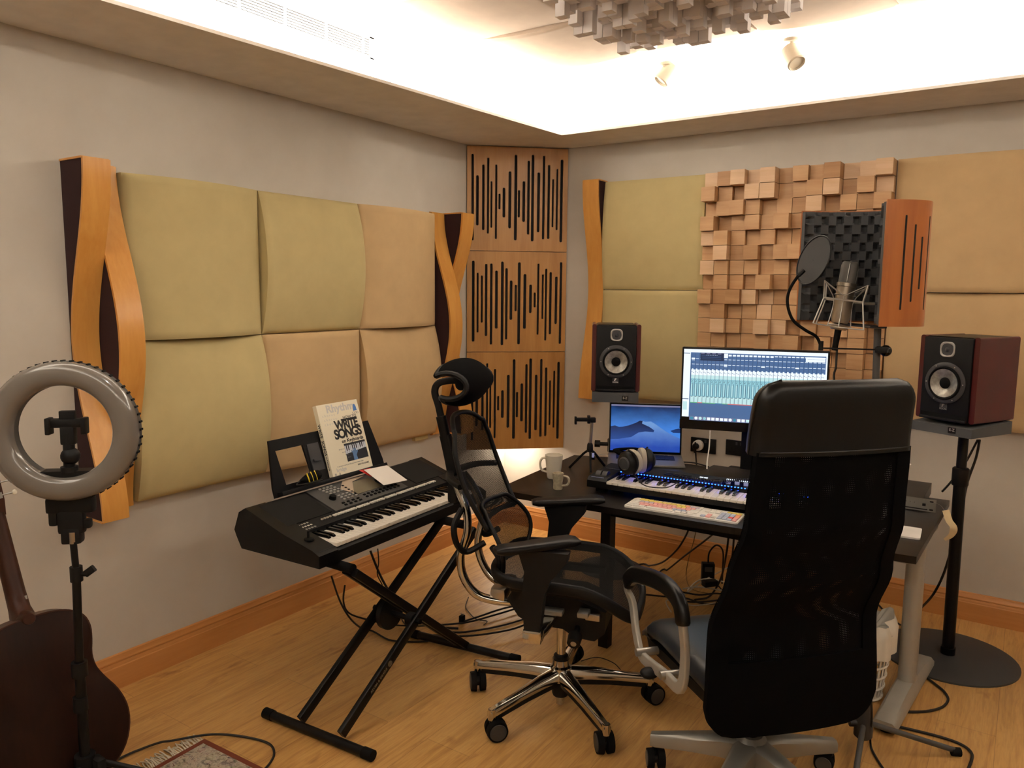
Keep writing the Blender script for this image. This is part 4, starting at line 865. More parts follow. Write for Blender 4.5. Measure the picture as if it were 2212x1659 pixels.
# --- X stand
ts = thing('keyboard_stand', 'black double braced X stand carrying the arranger keyboard', 'keyboard stand', (1.0, -2.25, 0))
n0, n1 = onz(575, 1540, .022), onz(803, 1632, .022); f0, f1 = onz(890, 1368, .022), onz(1190, 1442, .022)
f1 = f0 + (f1 - f0) * .78
def bar(nm_, p, q, w, h, mat='black_satin', par=ts):
    d = (Vector(q) - Vector(p)).normalized(); return obj(nm_, B().sweep([p, q], rrect(w, h, .005, 2), (1, 0, 0)), mat, par)
for a, b_ in ((n0, n1), (f0, f1)):
    ob_ = obj('foot_tube', B().cyl(a, b_, .019), 'black_satin', ts); d = (b_ - a).normalized()
    for e, s in ((a, -1), (b_, 1)): obj('end_cap', B().cyl(e - d * s * .04, e + d * s * .006, .0215), 'rubber', ts)
zt = .645; top_n = M @ Vector((.12, .1, 0)); 
x1_, x2_ = onz(650, 1560, .02), onz(737, 1592, .02)
yT = M @ Vector((.84, 0, 0))
for xs_ in (x1_, x2_): bar('leg_bar', Vector((xs_.x, xs_.y, .03)), Vector((xs_.x + .0, yT.y, zt - .02)), .042, .024)
xm = (x1_.x + x2_.x) / 2 + .02; yN = (M @ Vector((.12, 0, 0))).y
for dx in (-.026, .026): bar('leg_bar', Vector((xm + dx, (f0.y + f1.y) / 2, .03)), Vector((xm + dx, yN, zt - .02)), .034, .024)
for y_, nm_ in ((yN, 'support_arm'), (yT.y, 'support_arm')): obj('support_arm', B().cyl((M @ Vector((0, KD - .05, 0))).x * Vector((1, 0, 0)) + Vector((0, y_, zt - .008)), Vector((oF.x + .06, y_, zt - .008)), .0205), 'rubber', ts)
ymid = (x1_.y + yT.y) / 2
cz = .335; cy = -2.29
obj('pivot_disc', B().cyl((xm - .075, cy, cz), (xm - .05, cy, cz), .075, n=32), 'black_plastic', ts); obj('pivot_knob', B().cyl((xm + .05, cy, cz), (xm + .085, cy, cz), .03, n=20), 'black_plastic', ts)
obj('pivot_bolt', B().cyl((x1_.x - .03, cy, cz), (x2_.x + .03, cy, cz), .012), 'black_satin', ts)
e = x2_; lm = Vector((e.x + .0125, -2.57, 0)); dirb = Vector((0, yT.y - x2_.y, zt - .05)).normalized()
LMx = axes(Vector((e.x + .0125, x2_.y, .03)) + dirb * .30, -dirb, Vector((0, -dirb.z, dirb.y)), (1, 0, 0))
b = B(LMx); text(b, 'KÖNIG & MEYER', .0155, Matrix.Translation((.0, 0, 0)), .0004, 'LEFT', .0002); b.lathe([(.0125, 0), (.0125, .0006), (.0095, .0006), (.0095, 0)], Matrix.Translation((-.022, 0, 0)), 24); text(b, 'K', .012, Matrix.Translation((-.022, 0, 0)), .0004); obj('lettering', b, 'silver', ts)
# ------------------------------------------------------------------ chairs
def caster(t, P, ang, r=.043, mat='rubber', rim='dark_grey', fork_top=.1, kind='twin'):
    """twin wheel castor under the arm end P (local floor point), wheels rolling along ang"""
    d = Vector((math.cos(ang), math.sin(ang), 0)); a = Vector((-d.y, d.x, 0)); c = Vector((P[0], P[1], r)) + d * .018
    cs = obj('caster', B().cyl(c - a * .006, c + a * .006, r * .45, n=14).tube([c, c - d * .018 + Vector((0, 0, r * .7)), Vector((P[0], P[1], fork_top))], .010, 8, 4), 'black_plastic', t, False)
    for s in (-1, 1):
        p = c + a * s * .008; q = c + a * s * .032
        obj('wheel', B().cyl(p, q, r, r * .94, 26), mat, cs, False); obj('wheel_cap', B().cyl(q - a * s * .001, q + a * s * .002, r * .80, r * .74, 24), rim, cs, False)
    return cs
# ---- mesh ergonomic chair (local x forward, y to its left)
HUBE = Vector((1.673, -2.01, 0)); FE = math.radians(18)
t = thing('office_chair', 'black mesh ergonomic chair with a headrest and chrome frame at the X stand', 'chair', HUBE[:], FE, 'office chairs')
angs = [math.radians(a - 18) for a in (-167, -104, -33, 37, 109)]
RB = .385
for k, a in enumerate(angs):
    d = Vector((math.cos(a), math.sin(a), 0)); s_ = Vector((-d.y, d.x, 0)); rings = []
    for u, w, z0, z1 in ((.03, .026, .125, .175), (.12, .023, .125, .168), (.24, .018, .115, .150), (.365, .015, .100, .132), (.395, .014, .098, .126)):
        c = d * u; rings.append([c + s_ * x + Vector((0, 0, z)) for x, z in ((-w, z0), (w, z0), (w * .95, z1 - .008), (w * .55, z1), (-w * .55, z1), (-w * .95, z1 - .008))])
    arm = obj('base_arm', B().loft(rings), 'chrome', t, False, 50)
    obj('arm_underside', B().loft([[p - Vector((0, 0, .0 if i > 1 else .0)) + Vector((0, 0, z)) for i, (p, z) in enumerate(zip([d * u - s_ * w * .8, d * u + s_ * w * .8, d * u + s_ * w * .8, d * u - s_ * w * .8], (zz - .022 + .0, zz - .022, zz + .002, zz + .002)))] for u, w, zz in ((.04, .024, .125), (.2, .019, .118), (.36, .013, .101))]), 'black_plastic', arm, False)
    obj('arm_tip', B().cyl(d * .382 + Vector((0, 0, .085)), d * .382 + Vector((0, 0, .127)), .0155, n=14), 'chrome', arm, False)
    caster(t, d * .382, a + (2.1, 2.7, 2.9, .4, 1.2)[k], fork_top=.09)
obj('hub', B().lathe([(.040, .115), (.045, .12), (.045, .178), (.036, .185), (.036, .21), (.0, .21)], n=30), 'chrome', t, False)
obj('hub_socket', B().lathe([(.032, .05), (.036, .06), (.036, .118), (.0, .118)], n=24), 'black_plastic', t, False); obj('gas_tail', B().cyl((0, 0, .012), (0, 0, .055), .018), 'chrome', t, False)
obj('column_sleeve', B().lathe([(.030, .205), (.031, .225), (.024, .232)], n=24), 'black_plastic', t, False); obj('gas_column', B().cyl((0, 0, .22), (0, 0, .42), .0195), 'chrome', t, False)
Cx, Cy = -.02, .039          # the seat sits a little off the hub
CO = Vector((Cx, Cy, 0))
def L_(x, y, z): return CO + Vector((x, y, z))
b = B(Matrix.Translation(CO)); b.loft([[(x, y, z) for x, z in ((-.20, .47), (-.15, .40), (-.10, .375), (.04, .37), (.09, .34), (.17, .335), (.21, .37), (.215, .46), (.10, .50), (-.18, .505))] for y in (-.105, .105)]); obj('tilt_mechanism', b, 'black_plastic', t, False, 30)
kb_ = obj('tension_knob', B().cyl(L_(.10, -.10, .385), L_(.10, -.15, .365), .012, n=10).cyl(L_(.10, -.145, .367), L_(.10, -.185, .352), .03, .027, 10), 'black_plastic', t, False); obj('knob_badge', B().cyl(L_(.10, -.184, .352), L_(.10, -.187, .351), .012, n=14), 'silver', kb_, False)
obj('side_lever', B(Matrix.Translation(CO)).box((.0, -.125, .45), (.09, .05, .02), bev=.006), 'alu_grey', t, False); obj('side_lever', B(Matrix.Translation(CO)).box((.13, -.135, .462), (.045, .06, .022), bev=.006), 'alu_grey', t, False); obj('side_lever', B(Matrix.Translation(CO)).box((.165, -.12, .445), (.06, .03, .026), bev=.006), 'nickel', t, False)
# seat
SW, SLn = .262, .285
def outline(u):
    a = 2 * PI * u; c, s = math.cos(a), math.sin(a); e = .50 if c > 0 else .36
    return (SLn + .01) * (abs(c) ** e) * (1 if c > 0 else -1) + .045, SW * (abs(s) ** .52) * (1 if s > 0 else -1) * (1 - .06 * (c < 0) * -c)
def sz(x, y): return .582 + .022 * (y / SW) ** 2 - (.085 * max(0, (x - .10) / .2) ** 2) + .03 * max(0, (-x - .12) / .13) ** 2
n = 56; rim = [(outline(k / n)) for k in range(n)]
b = B(); rp = [L_(x, y, sz(x, y)) for x, y in rim]
b.sweep(rp, rrect(.026, .046, .010, 2), (0, 0, 1), True, False); obj('seat_frame', b, 'black_plastic', t, False, 50)
b = B(); nr = 10; R_ = []
for j in range(nr + 1):
    q = j / nr; R_.append(b.vs([L_(x * q, y * q, sz(x * q, y * q) + .014 - .022 * (1 - q * q)) for x, y in rim]))
for j in range(nr):
    for k in range(n):
        if j == 0: b.f((R_[0][0], R_[1][k], R_[1][(k + 1) % n])) if k < n else 0
        else: b.f((R_[j][k], R_[j + 1][k], R_[j + 1][(k + 1) % n], R_[j][(k + 1) % n]))
bmesh.ops.remove_doubles(b.b, verts=b.b.verts[:], dist=1e-5)
obj('seat_mesh', b, 'ergo_mesh', t, False, 60, uv=lambda co: (co.x, co.y))
obj('seat_support', B(Matrix.Translation(CO)).box((0, -.15, .545), (.34, .04, .03), bev=.006).box((0, .15, .545), (.34, .04, .03), bev=.006).box((-.08, 0, .53), (.05, .34, .03), bev=.006), 'black_plastic', t, False)
# arm rests
for s, x0, tw, yo in ((-1, -.0, 34, -.02), (1, -.055, 20, .012)):
    y = s * .305 + yo
    pst = obj('arm_post', B(Matrix.Translation(CO)).loft([[(x, y + dy, z) for x, z in ((x0 - .09, .775), (x0 + .105, .775), (x0 + .10, .74), (x0 + .04, .665), (x0 + .015, .60), (x0 + .0, .455), (x0 - .06, .455), (x0 - .07, .60), (x0 - .062, .69))] for dy in (-.026, .026)]), 'black_plastic', t, False, 30)
    obj('arm_bracket', B(Matrix.Translation(CO)).box((x0 - .03, y, .435), (.075, .062, .055), bev=.012).sweep([(x0 - .03, y, .42), (x0 - .02, y - s * .1, .41), (x0, s * .1, .43)], rrect(.05, .03, .01), (0, 0, 1)), 'chrome', t, False)
    Mp = Matrix.Translation(L_(x0 - .02 if s < 0 else x0 + .02, y, .79)) @ Matrix.Rotation(math.radians(tw), 4, 'Z'); rings = []
    for k in range(13):
        u = k / 12; w = .047 * (1 - .25 * (1 - u) ** 2) * (1 if .06 < u < .94 else .78); h = .016 * (1 if 0 < k < 12 else .6); rings.append([(-.165 + .33 * u, w * a, .005 * math.cos(u * PI) * -1 + h * c_) for a, c_ in rrect(2, 2, .6, 3)])
    obj('arm_pad', B(Mp).loft(rings), 'black_satin', t, False, 60)
# curved chrome brackets carrying the back
for s in (-1, 1):
    P = [L_(x, s * y, z) for x, y, z in ((-.17, .055, .44), (-.25, .085, .448), (-.335, .105, .475), (-.388, .115, .55), (-.40, .115, .64), (-.375, .105, .74), (-.383, .09, .82), (-.42, .075, .90), (-.45, .06, .945))]
    obj('back_bracket', B().sweep(smooth_path(P, 6), rrect(.030, .040, .012, 3), (0, 1, 0)), 'chrome', t, False, 60)
obj('bracket_joint', B(Matrix.Translation(CO)).box((-.245, 0, .475), (.07, .20, .06), bev=.02), 'nickel', t, False)
# spine and headrest neck
obj('spine', B().sweep(smooth_path([L_(-.448, 0, .83), L_(-.466, 0, .90), L_(-.486, 0, 1.01), L_(-.512, 0, 1.124)], 5), rrect(.05, .032, .010), (0, 1, 0)), 'black_plastic', t, False)
obj('back_hub', B(Matrix.Translation(CO)).box((-.455, 0, .90), (.045, .16, .11), bev=.02), 'black_plastic', t, False)
obj('headrest_sleeve', B().sweep([L_(-.494, 0, 1.04), L_(-.532, 0, 1.205)], rrect(.042, .034, .012), (0, 1, 0)), 'black_satin', t, False)
obj('headrest_stem', B().sweep(smooth_path([L_(-.527, 0, 1.18), L_(-.543, 0, 1.25), L_(-.560, 0, 1.31), L_(-.540, 0, 1.348), L_(-.48, 0, 1.362), L_(-.43, 0, 1.358)], 6), rrect(.03, .018, .006), (0, 1, 0)), 'black_plastic', t, False)
obj('headrest_pivot', B().cyl(L_(-.425, -.045, 1.352), L_(-.425, .045, 1.352), .026, n=20), 'black_plastic', t, False)
def head(u, v, off):           # u across, v around the curved pad
    e = abs(2 * u - 1); a = math.radians(-112 + 242 * v); y = .165 * (2 * u - 1); k = 1 - .42 * e ** 2.6
    r = .090 + off
    return L_(-.437 + r * math.cos(a) * (1 - .12 * e ** 2), y, 1.358 + r * math.sin(a) * k)
obj('headrest_pad', B().shell(lambda u, v: head(u, v, .010), lambda u, v: head(u, v, -.008), 20, 24), 'black_cloth', t, False, 60)
hp_ = obj('headrest_rim', B().tube([head(0, v / 14, 0) for v in range(15)], .012, 8).tube([head(1, v / 14, 0) for v in range(15)], .012, 8).tube([head(u / 14, 0, 0) for u in range(15)], .013, 8).tube([head(u / 14, 1, 0) for u in range(15)], .013, 8), 'black_plastic', t, False)
# upper back
def bk(u, v):                   # u across -1..1, v up 0..1
    z = .79 + .415 * v; x = -.255 - .155 * v - .022 * math.sin(PI * v) ; w = .205 + .030 * math.sin(PI * min(1, v * 1.1)) - .035 * max(0, v - .75) / .25
    return L_(x - .05 * (1 - u * u), u * w, z + (.016 * (1 - u * u) if v > .9 else 0) - .03 * (v > .999) * abs(u) ** 4)
def frame_loop(fn, nm, th=.017, w=.03):
    pts = [fn(-1 + 2 * k / 10, 1) for k in range(10)] + [fn(1, 1 - k / 12) for k in range(12)] + [fn(1 - 2 * k / 10, 0) for k in range(10)] + [fn(-1, k / 12) for k in range(12)]
    P = smooth_path(pts, 3, True); obj(nm, B().tube(P, th, 8, closed=True), 'black_plastic', t, False, 60)
frame_loop(bk, 'back_frame', .0105)
b = B(); b.grid(lambda u, v: bk(-1 + 2 * u, v), 18, 18); obj('back_mesh', b, 'ergo_mesh', t, False, 60, uv=lambda co: (co.y, co.z))
obj('back_yoke', B().sweep(smooth_path([bk(-.97, .42) + Vector((-.012, 0, 0)), L_(-.43, -.15, .97), L_(-.478, -.03, .965), L_(-.478, .03, .965), L_(-.43, .15, .97), bk(.97, .42) + Vector((-.012, 0, 0))], 5), rrect(.035, .022, .008), (0, 0, 1)), 'black_plastic', t, False)
# lumbar part
def lb(u, v):
    z = .590 + .255 * v; w = .228 * math.sqrt(max(.05, 1 - .55 * (2 * v - 1) ** 2)) * .98
    return L_(-.205 - .05 * (1 - u * u) - .08 * v + .055 * math.sin(PI * v), u * w, z)
frame_loop(lb, 'lumbar_frame', .0095)
b = B(); b.grid(lambda u, v: lb(-1 + 2 * u, v), 18, 12); obj('lumbar_mesh', b, 'ergo_mesh', t, False, 60, uv=lambda co: (co.y, co.z))
obj('lumbar_arm', B().tube([L_(-.30, -.10, .70), L_(-.37, -.12, .66), L_(-.40, -.16, .70), L_(-.41, -.17, .78), L_(-.395, -.12, .84)], .013, 8, 5), 'black_plastic', t, False); obj('lumbar_arm', B().tube([L_(-.30, .10, .70), L_(-.37, .12, .66), L_(-.40, .16, .70), L_(-.41, .17, .78), L_(-.395, .12, .84)], .013, 8, 5), 'black_plastic', t, False)
obj('back_lever', B().tube([L_(-.255, -.14, .70), L_(-.215, -.165, .66), L_(-.215, -.17, .60), L_(-.225, -.17, .565)], .014, 8, 5), 'black_plastic', t, False)

# ---- high backed task chair, seen from behind
FM = math.radians(137); HUBM = Vector((2.495, -2.085, 0))
t = thing('office_chair', 'tall black chair with a leather head cushion and grey loop arms, seen from behind', 'chair', HUBM[:], FM, 'office chairs')
fo = 0
a0 = math.atan2(2.163 * -1 - HUBM.y, 2.166 - HUBM.x) - FM
for k in range(5):
    a = a0 + k * 2 * PI / 5; d = Vector((math.cos(a), math.sin(a), 0)); s_ = Vector((-d.y, d.x, 0)); rings = []
    for u, w, z0, z1 in ((.02, .045, .10, .185), (.10, .036, .105, .175), (.22, .028, .095, .150), (.335, .022, .080, .125), (.352, .020, .082, .122)):
        rings.append([d * u + s_ * x + Vector((0, 0, z)) for x, z in ((-w, z0), (w, z0), (w, z1 - .012), (w * .6, z1), (-w * .6, z1), (-w, z1 - .012))])
    obj('base_arm', B().loft(rings), 'alu_grey', t, False, 45); caster(t, d * .335, a + (1.9, 1.2, .6, 2.4, 2.9)[k], .036, 'rubber', 'panel_grey', .085)
obj('hub', B().lathe([(.045, .09), (.055, .10), (.055, .18), (.04, .195), (.0, .195)], n=28), 'alu_grey', t, False)
obj('gas_column', B().cyl((0, 0, .05), (0, 0, .44), .025), 'black_plastic', t, False); obj('mechanism', B().box((0.01, 0, .43), (.26, .20, .07), bev=.02), 'black_plastic', t, False)
obj('tilt_lever', B().tube([(.06, .10, .40), (.10, .22, .385), (.13, .31, .39)], .010, 8, 5).ball((.135, .335, .39), .034, 14, (.9, 1.0, .55)), 'black_plastic', t, False)
def seat(u, v, top):
    x, y = -.20 + .60 * u, -.265 + .53 * v; e = min(u, 1 - u) / .12; g = min(v, 1 - v) / .12; k = (min(1, e) * (2 - min(1, e))) ** .5 * (min(1, g) * (2 - min(1, g))) ** .5
    fall = .05 * max(0, (u - .72) / .28) ** 2
    xx = x - (.03 * (1 - min(1, g)) if u > .9 else 0)
    return Vector((xx, y, .485 - fall + (.028 * k if top else -.055 * (.35 + .65 * k)) ))
obj('seat_cushion', B().shell(lambda u, v: seat(u, v, True), lambda u, v: seat(u, v, False), 24, 24), 'leather_seat', t, False, 60)
obj('seat_shell', B().loft([[(-.16, -.24, .40), (.36, -.24, .37), (.38, -.24, .405), (-.18, -.24, .44)], [(-.16, .24, .40), (.36, .24, .37), (.38, .24, .405), (-.18, .24, .44)]]), 'black_plastic', t, False)
# back: its profile leans away and has a lumbar bend
def bx(z):
    pts = [(.33, -.22), (.50, -.225), (.70, -.215), (.90, -.29), (1.08, -.345), (1.30, -.36), (1.52, -.385)]
    for (z0, x0), (z1, x1) in zip(pts, pts[1:]):
        if z <= z1:
            k = (z - z0) / (z1 - z0); k = k * k * (3 - 2 * k); return x0 + (x1 - x0) * k
    return pts[-1][1]
def bw_(z):
    pts = [(.33, .27), (.45, .305), (.66, .297), (.88, .283), (1.08, .262), (1.4, .248), (1.52, .242)]
    for (z0, x0), (z1, x1) in zip(pts, pts[1:]):
        if z <= z1: return x0 + (x1 - x0) * (z - z0) / (z1 - z0)
    return pts[-1][1]
ZB0, ZB1 = .345, 1.49
def bpt(u, v, off=0):
    z = ZB0 + (ZB1 - ZB0) * v; cr = .07; e0 = min(1, (z - ZB0) / cr); e1 = min(1, (ZB1 - z) / cr); q = min(e0, e1); k = 1 - (1 - math.sqrt(max(0, 1 - (1 - q) ** 2))) * cr / .28
    return Vector((bx(z) - .035 * (1 - u * u) * (.4 + .6 * math.sin(PI * v)) + off, u * bw_(z) * k, z))
vs_ = lambda z: (z - ZB0) / (ZB1 - ZB0)
v1, v2, v3 = vs_(.60), vs_(1.295), 1
def strip(nm, u0, u1, va, vb, mat, off=0, th=.022, **k):
    obj(nm, B().shell(lambda u, v: bpt(u0 + (u1 - u0) * u, va + (vb - va) * v, off + th / 2), lambda u, v: bpt(u0 + (u1 - u0) * u, va + (vb - va) * v, off - th / 2), 16, 24), mat, t, False, 60, **k)
strip('side_band', -1, -.80, v1, v2, 'black_cloth'); strip('side_band', .80, 1, v1, v2, 'black_cloth'); strip('lower_panel', -1, 1, 0, v1 + .002, 'black_cloth')
obj('back_mesh', B().__class__() if False else (lambda b: (b.grid(lambda u, v: bpt(-.81 + 1.62 * u, v1 + (v2 - v1) * v, -.004), 30, 40), b)[1])(B()), 'task_mesh', t, False, 60, uv=lambda co: (co.y, co.z))
strip('front_mesh', -.81, .81, v1, v2, 'task_mesh', .035, .002, uv=lambda co: (co.y * 1.06, co.z * 1.04)) if False else obj('front_mesh', (lambda b: (b.grid(lambda u, v: bpt(-.97 + 1.94 * u, v1 - .05 + (v2 - v1 + .08) * v, .03), 30, 40), b)[1])(B()), 'task_mesh', t, False, 60, uv=lambda co: (co.y * 1.045, co.z * 1.03))
# leather head cushion wrapping over the top
def hc(u, v, side):
    z = 1.285 + (ZB1 + .012 - 1.285) * v; p = bpt(u, min(1, vs_(min(z, ZB1 - .0005)))); zz = z
    k = math.sqrt(max(0, 1 - max(0, (z - (ZB1 - .05)) / .062) ** 2)); w = bw_(min(z, 1.48)) + .006
    q = min(1, (ZB1 + .012 - z) / .07); kk = 1 - (1 - math.sqrt(max(0, 1 - (1 - q) ** 2))) * .07 / .28
    ed = math.sqrt(max(0, 1 - max(0, (abs(u) - .9) / .1) ** 2))
    return Vector((p.x + (side * (.028 if side < 0 else .062) * k * (.35 + .65 * ed)) + .012, u * w * kk, zz))
obj('head_cushion', B().shell(lambda u, v: hc(-1 + 2 * u, v, -1), lambda u, v: hc(-1 + 2 * u, v, 1), 36, 20), 'leather', t, False, 60)
obj('cushion_seam', B().tube([hc(.985, v / 16, .35) + Vector((0, .004, 0)) for v in range(17)], .0035, 6).tube([hc(u / 16 * 1.9 - .95, .0, -1) + Vector((-.001, 0, .012)) for u in range(17)], .0025, 6), 'leather', t, False)
# loop arms
for s in (1, -1):
    y = s * .315; A = [(-.075, .445), (-.10, .56), (-.115, .68), (-.085, .735), (-.01, .752), (.09, .74), (.20, .715), (.30, .68), (.365, .62), (.355, .56), (.315, .47), (.265, .405), (.20, .40), (.05, .425)]
    P = smooth_path([(x, y + s * (.02 if z > .6 else 0), z) for x, z in A], 5, True)
    obj('arm_loop', B().sweep(P, rrect(.042, .020, .006), (0, 1, 0) if s > 0 else (0, 1, 0), True, False), 'silver_paint', t, False, 60)
    P2 = smooth_path([(x, y + s * .02, z + .010) for x, z in [(-.118, .67), (-.090, .73), (-.01, .752), (.09, .742), (.20, .717), (.30, .685), (.368, .625)]], 5); n_ = len(P2)
    obj('arm_pad', B().sweep(P2, rrect(.062, .036, .014), (0, 1, 0), scale=[.8 if i in (0, n_ - 1) else 1 for i in range(n_)]), 'leather', t, False, 60)
    for x, z in ((.245, .415), (.03, .435)): obj('arm_bolt', B().cyl((x, y - s * .06, z), (x, y + s * .026, z), .015, n=16), 'silver', t, False)
# ------------------------------------------------------------------ ring light on its stand
hz = onz(184, 1642, .27); BX = Vector((hz.x, hz.y, 0))
t = thing('ring_light', 'unlit ring light with a phone clamp on a black stand in front of the guitar', 'ring light', BX[:])
top = oncol(150, 1165, BX); cR_ = oncol(139, 932, BX); 
d0 = Vector((CAM.x - cR_.x, CAM.y - cR_.y, 0)); a = math.atan2(d0.y, d0.x) - math.radians(21); nrm = Vector((math.cos(a), math.sin(a), .02)).normalized()
rt_, rb_ = oncol(132, 784, BX), oncol(150, 1083, BX); RO = (rt_ - rb_).length / 2; RI = RO * .655
up_ = (rt_ - rb_).normalized(); RX = look(cR_, nrm, up_)
sh = obj('ring_shell', B(RX).loft([[(r * math.cos(2 * PI * k / 64), r * math.sin(2 * PI * k / 64), z) for k in range(64)] for r, z in ((RI, .0), (RI, -.03), (RI + .02, -.04), (RO - .015, -.04), (RO, -.026), (RO, .0))], cap=False), 'dark_grey', t)
rings = []
for j in range(11):
    q = PI * j / 10; rings.append([((RO + RI) / 2 * math.cos(2 * PI * k / 64) + (RO - RI) / 2 * math.cos(q) * math.cos(2 * PI * k / 64), (RO + RI) / 2 * math.sin(2 * PI * k / 64) + (RO - RI) / 2 * math.cos(q) * math.sin(2 * PI * k / 64), .034 * math.sin(q) ** .6 if 0 < j < 10 else 0) for k in range(64)])
obj('diffuser', B(RX).loft(rings, cap=False), 'ring_diffuser', t, ang=60)
b = B(RX)
for k in range(56):
    a = 2 * PI * k / 56; b.box((0, 0, 0), (.004, .006, .026), Matrix.Rotation(a, 4, 'Z') @ Matrix.Translation((RO + .001, 0, -.016)))
obj('cooling_ribs', b, 'rubber', sh)
pb = RX @ Vector((0, -RI, -.02))
obj('clamp_plate', B(RX).prism([(-.075, -RI + .018), (.075, -RI + .018), (.055, -RI - .012), (-.055, -RI - .012)], .05, None, -.04), 'black_plastic', t)
g1_, g2_ = oncol(150, 1010, BX), oncol(152, 985, BX)
PCc = oncol(148, 935, BX); 
pc_ = obj('phone_clamp', B(look(PCc, nrm, up_)).box((0, -.005, 0), (.040, .06, .03), bev=.006).box((-.002, .030, 0), (.105, .026, .03), bev=.004).box((-.05, .022, .006), (.014, .05, .036), bev=.004).box((.048, .022, .006), (.014, .05, .036), bev=.004).box((.0, .052, 0), (.044, .03, .02), bev=.004), 'black_plastic', t)
obj('ball_head', B().cyl(g1_ + Vector((0, 0, -.01)), PCc, .016, n=16).ball(g2_, .027, 16).cyl(g1_ + Vector((0, 0, -.012)), g1_ + Vector((0, 0, .004)), .024, n=20), 'black_plastic', t)
tb_ = oncol(150, 1128, BX); rbm = rb_ + Vector((0, 0, -.005))
obj('tilt_head', B(look(tb_, nrm, (0, 0, 1))).box((0, .05, -.02), (.135, .05, .04), bev=.01).box((0, .0, -.02), (.075, .08, .04), bev=.012).box((-.0, -.045, -.02), (.055, .05, .045), bev=.008).box((-.05, .01, -.02), (.026, .05, .03), bev=.01).box((.045, -.01, -.02), (.02, .03, .03), bev=.008), 'black_plastic', t)
pt = oncol(158, 1170, BX); pc1 = oncol(165, 1240, BX); bt_ = BX + Vector((0, 0, .26))
obj('spigot', B().cyl(pt + Vector((0, 0, .03)), pt + Vector((0, 0, -.005)), .010), 'nickel', t); obj('upper_pole', B().cyl(pt, pc1, .010), 'black_satin', t); low = oncol(172, 1440, BX); obj('middle_pole', B().cyl(pc1 + Vector((0, 0, .02)), low, .0125), 'black_satin', t); obj('lower_pole', B().cyl(low + Vector((0, 0, .02)), bt_, .0155), 'black_satin', t)
for p_, r_ in ((pc1, .018), (oncol(172, 1445, BX), .023), (oncol(174, 1520, BX), .021)): obj('collar', B().cyl(p_ + Vector((0, 0, -.022)), p_ + Vector((0, 0, .024)), r_, n=18), 'black_plastic', t)
kn = pc1; rr = Vector((RT.x, RT.y, 0)).normalized()
obj('wing_knob', B().cyl(kn, kn + rr * .035, .007, n=10).sweep([kn + rr * .028, kn + rr * .055 + Vector((0, 0, .02))], rrect(.012, .022, .005), (0, 0, 1)), 'black_plastic', t)
obj('leg_collar', B().cyl(bt_ + Vector((0, 0, -.03)), bt_ + Vector((0, 0, .03)), .03, n=18).box(bt_ + rr * .04, (.05, .03, .04), bev=.008), 'black_plastic', t)
for k in range(3):
    a = math.radians(64 + 120 * k); d = Vector((math.cos(a), math.sin(a), 0)); f = BX + d * .42 + Vector((0, 0, .0125)); obj('leg', B().cyl(bt_ + d * .03, f + Vector((0, 0, .012)), .010), 'black_satin', t); obj('foot', B().cyl(f + Vector((0, 0, .001)), f + Vector((0, 0, .026)), .014, n=12), 'rubber', t)

# ------------------------------------------------------------------ classical guitar, back towards the room, on a stand
gd = 2.42
def gp(x, y): v = sight(x, y); return CAM + v * gd
gc = gp(118, 1560); neck = gp(22, 1180)
upg = (neck - gc); upg.normalize()
nf = (CAM - gc); nf = nf - upg * nf.dot(upg); nf.normalize()
# turned a little so that its right rib is nearer
GX = look(gc, nf, upg)                    # x right, y along the neck, z towards the camera = out of the back
GX = GX @ Matrix.Rotation(math.radians(10), 4, 'Y')
t = thing('acoustic_guitar', 'dark brown acoustic guitar seen from behind at the left edge of the floor', 'guitar', (gc.x, gc.y, .16))
prof = [(-.235, 0), (-.228, .07), (-.205, .13), (-.16, .177), (-.10, .203), (-.04, .208), (.02, .193), (.07, .167), (.115, .148), (.16, .145), (.205, .155), (.25, .160), (.29, .148), (.318, .115), (.333, .07), (.338, .0)]
pts = [(x, y) for y, x in prof]; full = pts + [(-x, y) for x, y in pts[-2:0:-1]]
P = [(p.x, p.y) for p in smooth_path([(x, y, 0) for x, y in full], 3, True)]
obj('body_sides', B(GX).loft([[(x, y, z) for x, y in P] for z in (-.105, -.004)], cap=False), 'guitar_neck', t)
obj('body_back', B(GX).loft([[(x * k, y * k, z) for x, y in P] for k, z in ((1, -.006), (1, .0), (.97, .004), (.6, .010), (.2, .013), (.02, .0135))]), 'guitar_back', t, ang=40); obj('sound_board', B(GX).prism(P, .003, None, -.107), 'slot_wood', t)
obj('binding', B(GX).sweep([(x, y, -.001) for x, y in P], rrect(.005, .005, .001, 1), (0, 0, 1), True, False), 'guitar_neck', t)
nk_ = obj('neck', B(GX).loft([[(w * a, y, z0 + h * c_) for a, c_ in ((-1, 0), (1, 0), (.95, .5), (.5, .95), (-.5, .95), (-.95, .5))] for y, w, z0, h in ((.30, .034, -.105, .10), (.345, .032, -.105, .098), (.365, .030, -.105, .05), (.42, .029, -.105, .030), (.68, .026, -.105, .027))], cap=True), 'guitar_neck', t, ang=60)
obj('heel', B(GX).loft([[(w * math.cos(a), .335 + .028 * math.sin(a) * k, z) for a in [PI * 2 * q / 16 for q in range(16)]] for w, k, z in ((.032, 1, -.09), (.027, .9, -.04), (.020, .7, .002), (.017, .6, .010))]), 'guitar_neck', nk_)
hd_ = obj('headstock', B(GX).loft([[(x, y, z) for x, y in ((-.030, .67), (.030, .67), (.036, .72), (.038, .86), (.0, .872), (-.038, .86), (-.036, .72))] for z in (-.125, -.108)]), 'guitar_neck', nk_)
